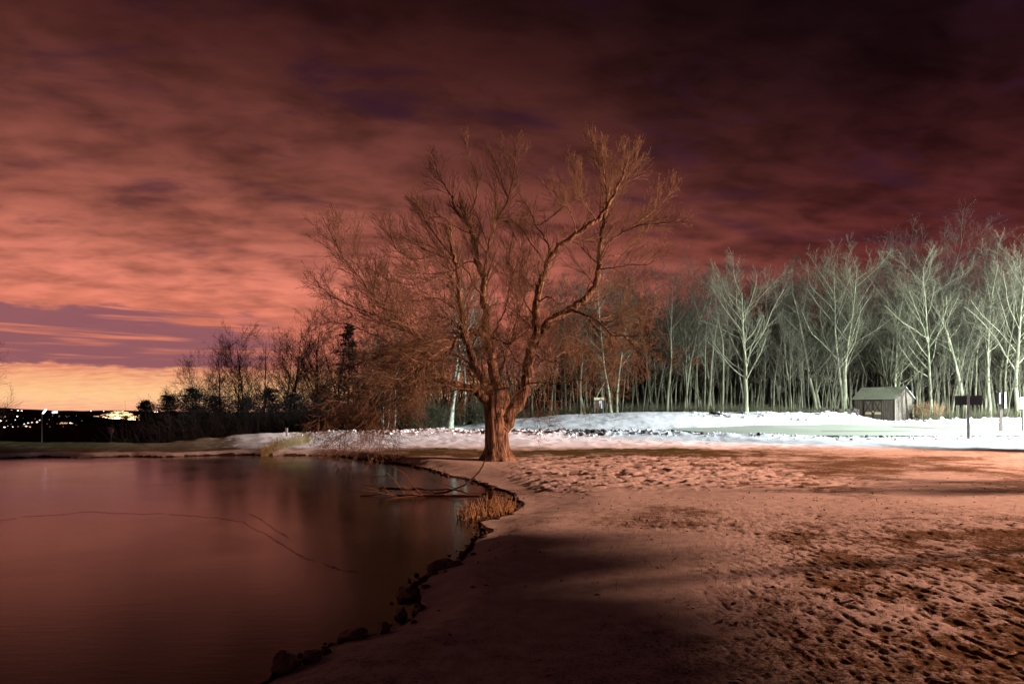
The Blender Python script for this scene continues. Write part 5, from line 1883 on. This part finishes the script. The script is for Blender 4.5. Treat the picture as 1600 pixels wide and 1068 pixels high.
    # reeds
    def reeds(name, label, u0, u1, v0, v1, n, hgt, material, seed):
        rr = random.Random(seed)
        tb = Tubes()
        org = None
        for k in range(n):
            t = rr.random()
            u = u0 + (u1 - u0) * t
            v = (v0 + (v1 - v0) * rr.random()) - 14 * t * (u1 - u0) / 90
            Yw = (CAMZ - WATER) * F / (v - HZ)
            x, y = at_px(u, Yw)
            z = max(hz(x, y), WATER) - .03
            q = Vector((x, y, z))
            if org is None:
                org = Vector((x, y, z))
            h = hgt * rr.uniform(.35, 1.0) * (.8 + .4 * math.sin(t * 3.1))
            d = Vector((rr.gauss(0, .34), rr.gauss(0, .3), 1))
            pts = wander(rr, q - org, d, h, 3, -.02, .08)
            r = rr.uniform(.004, .009)
            tb.add(pts, [r, r, r * .8, r * .5], 4)
            if rr.random() < .7:                                   # broken, bent-over blade
                e = pts[2 + (rr.random() < .5)]
                dd = Vector((rr.gauss(0, 1), rr.gauss(0, .6), -.4 + rr.random() * .5))
                tb.add(wander(rr, e, dd, h * rr.uniform(.25, .6), 2, -.12, .1), [r * .9, r * .7, r * .3], 3)
        o = link(name, tb.mesh(name, material))
        o.location = org
        tag(o, label, 'reeds', 'reed clumps on the pond shore')
    reeds('reed_clump', 'orange straw reed clump in the ice on the near shore', 716, 806, 806, 816, 170, .36, M['reed'], 51)
    reeds('reed_clump', 'greenish reed clump on the far shore before the snow bank', 408, 486, 711, 713.5, 480, .6, M['reedg'], 54)

    # dry stems through the crust, and leaves
    rr = random.Random(71)
    tb = Tubes()
    for k in range(5200):
        if k % 8:
            x = rr.uniform(1.2, 9)
            y = rr.uniform(3.6, 13)
            if x / y > .8 or vnoise(np.array([x * 1.1]), np.array([y * 1.1]), 91)[0] < rr.uniform(.25, .75):
                continue
        else:
            y = rr.uniform(4, 11)
            x = rr.uniform(-.6, 3)
        if float(pond_sd(np.array([x]), np.array([y]))[0]) < .3:
            continue
        q = Vector((x, y, hz(x, y) - .02))
        for m in range(rr.randrange(1, 5)):
            h = rr.uniform(.02, .075) * (1.6 if rr.random() < .05 else 1)
            r = rr.uniform(.0009, .0022)
            tb.add(wander(rr, q + Vector((rr.gauss(0, .02), rr.gauss(0, .02), 0)), Vector((rr.gauss(0, .8), rr.gauss(0, .8), 1)), h + .02, 2, -.15, .2), [r, r * .8, r * .4], 3)
    tag(link('dry_grass', tb.mesh('dry_grass', M['grass'])), kind='stuff')
    V = []
    Q = []
    for k in range(420):
        y = rr.uniform(3.8, 18)
        x = rr.uniform(-.5, .78 * y)
        if k % 3 and x < 1.5:
            continue
        z = hz(x, y)
        s = rr.uniform(.015, .042)
        a = rr.uniform(0, 6.28)
        e1 = Vector((math.cos(a), math.sin(a), rr.uniform(-.2, .5))) * s
        e2 = Vector((-math.sin(a), math.cos(a), rr.uniform(-.1, .6))) * s * .55
        c = Vector((x, y, z + .006))
        b = len(V)
        V += [c - e1, c - e1 * .1 + e2, c + e1, c - e1 * .1 - e2 + Vector((0, 0, .02))]
        Q += [(b, b + 1, b + 2), (b, b + 2, b + 3)]
    tag(link('dead_leaves', raw_mesh('dead_leaves', np.array([tuple(v) for v in V]), np.array(Q), M['leaf'])), kind='stuff')


build_small()


# ------------------------------------------------------------------ lamp standards and the shade tree beside the view
def build_lamps():
    o = thing('sodium_lamp', 'tall grey lamp standard with an orange lamp beside the lawn', 'street lamp', (SODIUM[0] + 1.6, SODIUM[1], 0))
    tb = Tubes()
    tb.add([Vector((0, 0, 0)), Vector((0, 0, 5)), Vector((0, 0, 9.6)), Vector((-.4, 0, 9.95)), Vector((-1.6, 0, 10.05))], [.12, .10, .07, .06, .05], 10)
    link('pole', tb.mesh('pole', M['steel']), o)
    m = MB()
    m.box(-2.0, -1.2, -.17, .17, 9.9, 10.08)
    m.build('lamp_head', M['steel'], o)
    for i, (p, e, tx) in enumerate(FLOODS):
        o = thing('floodlight_mast', ['flood mast nearer the lawn with a flat lamp facing the wood', 'flood mast farther off beyond the drive with a flat lamp facing the wood'][i], 'floodlight', (p[0], p[1] - .5, hz(p[0], p[1])))
        tb = Tubes()
        tb.add([Vector((0, 0, 0)), Vector((0, 0, 4)), Vector((0, 0, p[2] - o.location.z + .3))], [.11, .09, .07], 10)
        link('pole', tb.mesh('pole', M['steel']), o)
        m = MB()
        m.box(-.35, .35, .08, .28, p[2] - o.location.z - .25, p[2] - o.location.z + .25)
        m.build('lamp_head', M['steel'], o)
    rr = random.Random(5)
    tr = Tubes()
    tr.add(wander(rr, (0, 0, -.4), (0, 0, 1), 6.6, 7, .02, .02), [.12 - .012 * k for k in range(8)], 7)
    V = []
    Q = []
    for k in range(12000):
        d = Vector((rr.gauss(0, 1), rr.gauss(0, 1), rr.gauss(0, 1))).normalized() * rr.random() ** .4
        a = math.atan2(d.y, d.z)
        lob = 1 + .10 * math.sin(3 * a + 1) + .07 * math.sin(7 * a) + .05 * math.sin(13 * a + 2)
        ph = rr.uniform(0, 6.28)
        hgt = rr.random() ** 1.3
        rad = rr.random() ** .45 * (1 + .13 * math.sin(3 * ph + 1) + .08 * math.sin(8 * ph)) * (1 - .75 * hgt ** 2)
        c = Vector((math.cos(ph) * rad * 1.25, math.sin(ph) * rad * 2.0, 4.57 + .05 * math.sin(5 * math.sin(ph) * rad + 1) + .05 * math.sin(13 * math.sin(ph) * rad) + .15 * rad ** 4 + 3.4 * hgt))
        sz = rr.uniform(.08, .2)
        e1 = Vector((rr.gauss(0, 1), rr.gauss(0, 1), rr.gauss(0, 1))).normalized() * sz
        e2 = e1.cross(Vector((rr.gauss(0, 1), rr.gauss(0, 1), rr.gauss(0, 1)))).normalized() * sz * .5
        b = len(V)
        V += [c - e1, c + e2, c + e1, c - e2]
        Q.append((b, b + 1, b + 2, b + 3))
    o = thing('shade_tree', 'round headed evergreen tree between the orange lamp and the lawn', 'tree', (18.5, 12.05, 0))
    link('trunk', tr.mesh('shade_tree_trunk', M['dark']), o)
    link('crown', raw_mesh('shade_tree_crown', np.array([tuple(v) for v in V]), np.array(Q), M['needle']), o)
    t = make_tree('shade_tree', 'bare tree standing between the orange lamp and the snow crust', 'tree', (811, 4.0, .05, dict(SPREAD, kids=[26, 10, 6, 0]), PD, (0, 0), 1, .66))
    place(t, 20.0, 16.2)


build_lamps()
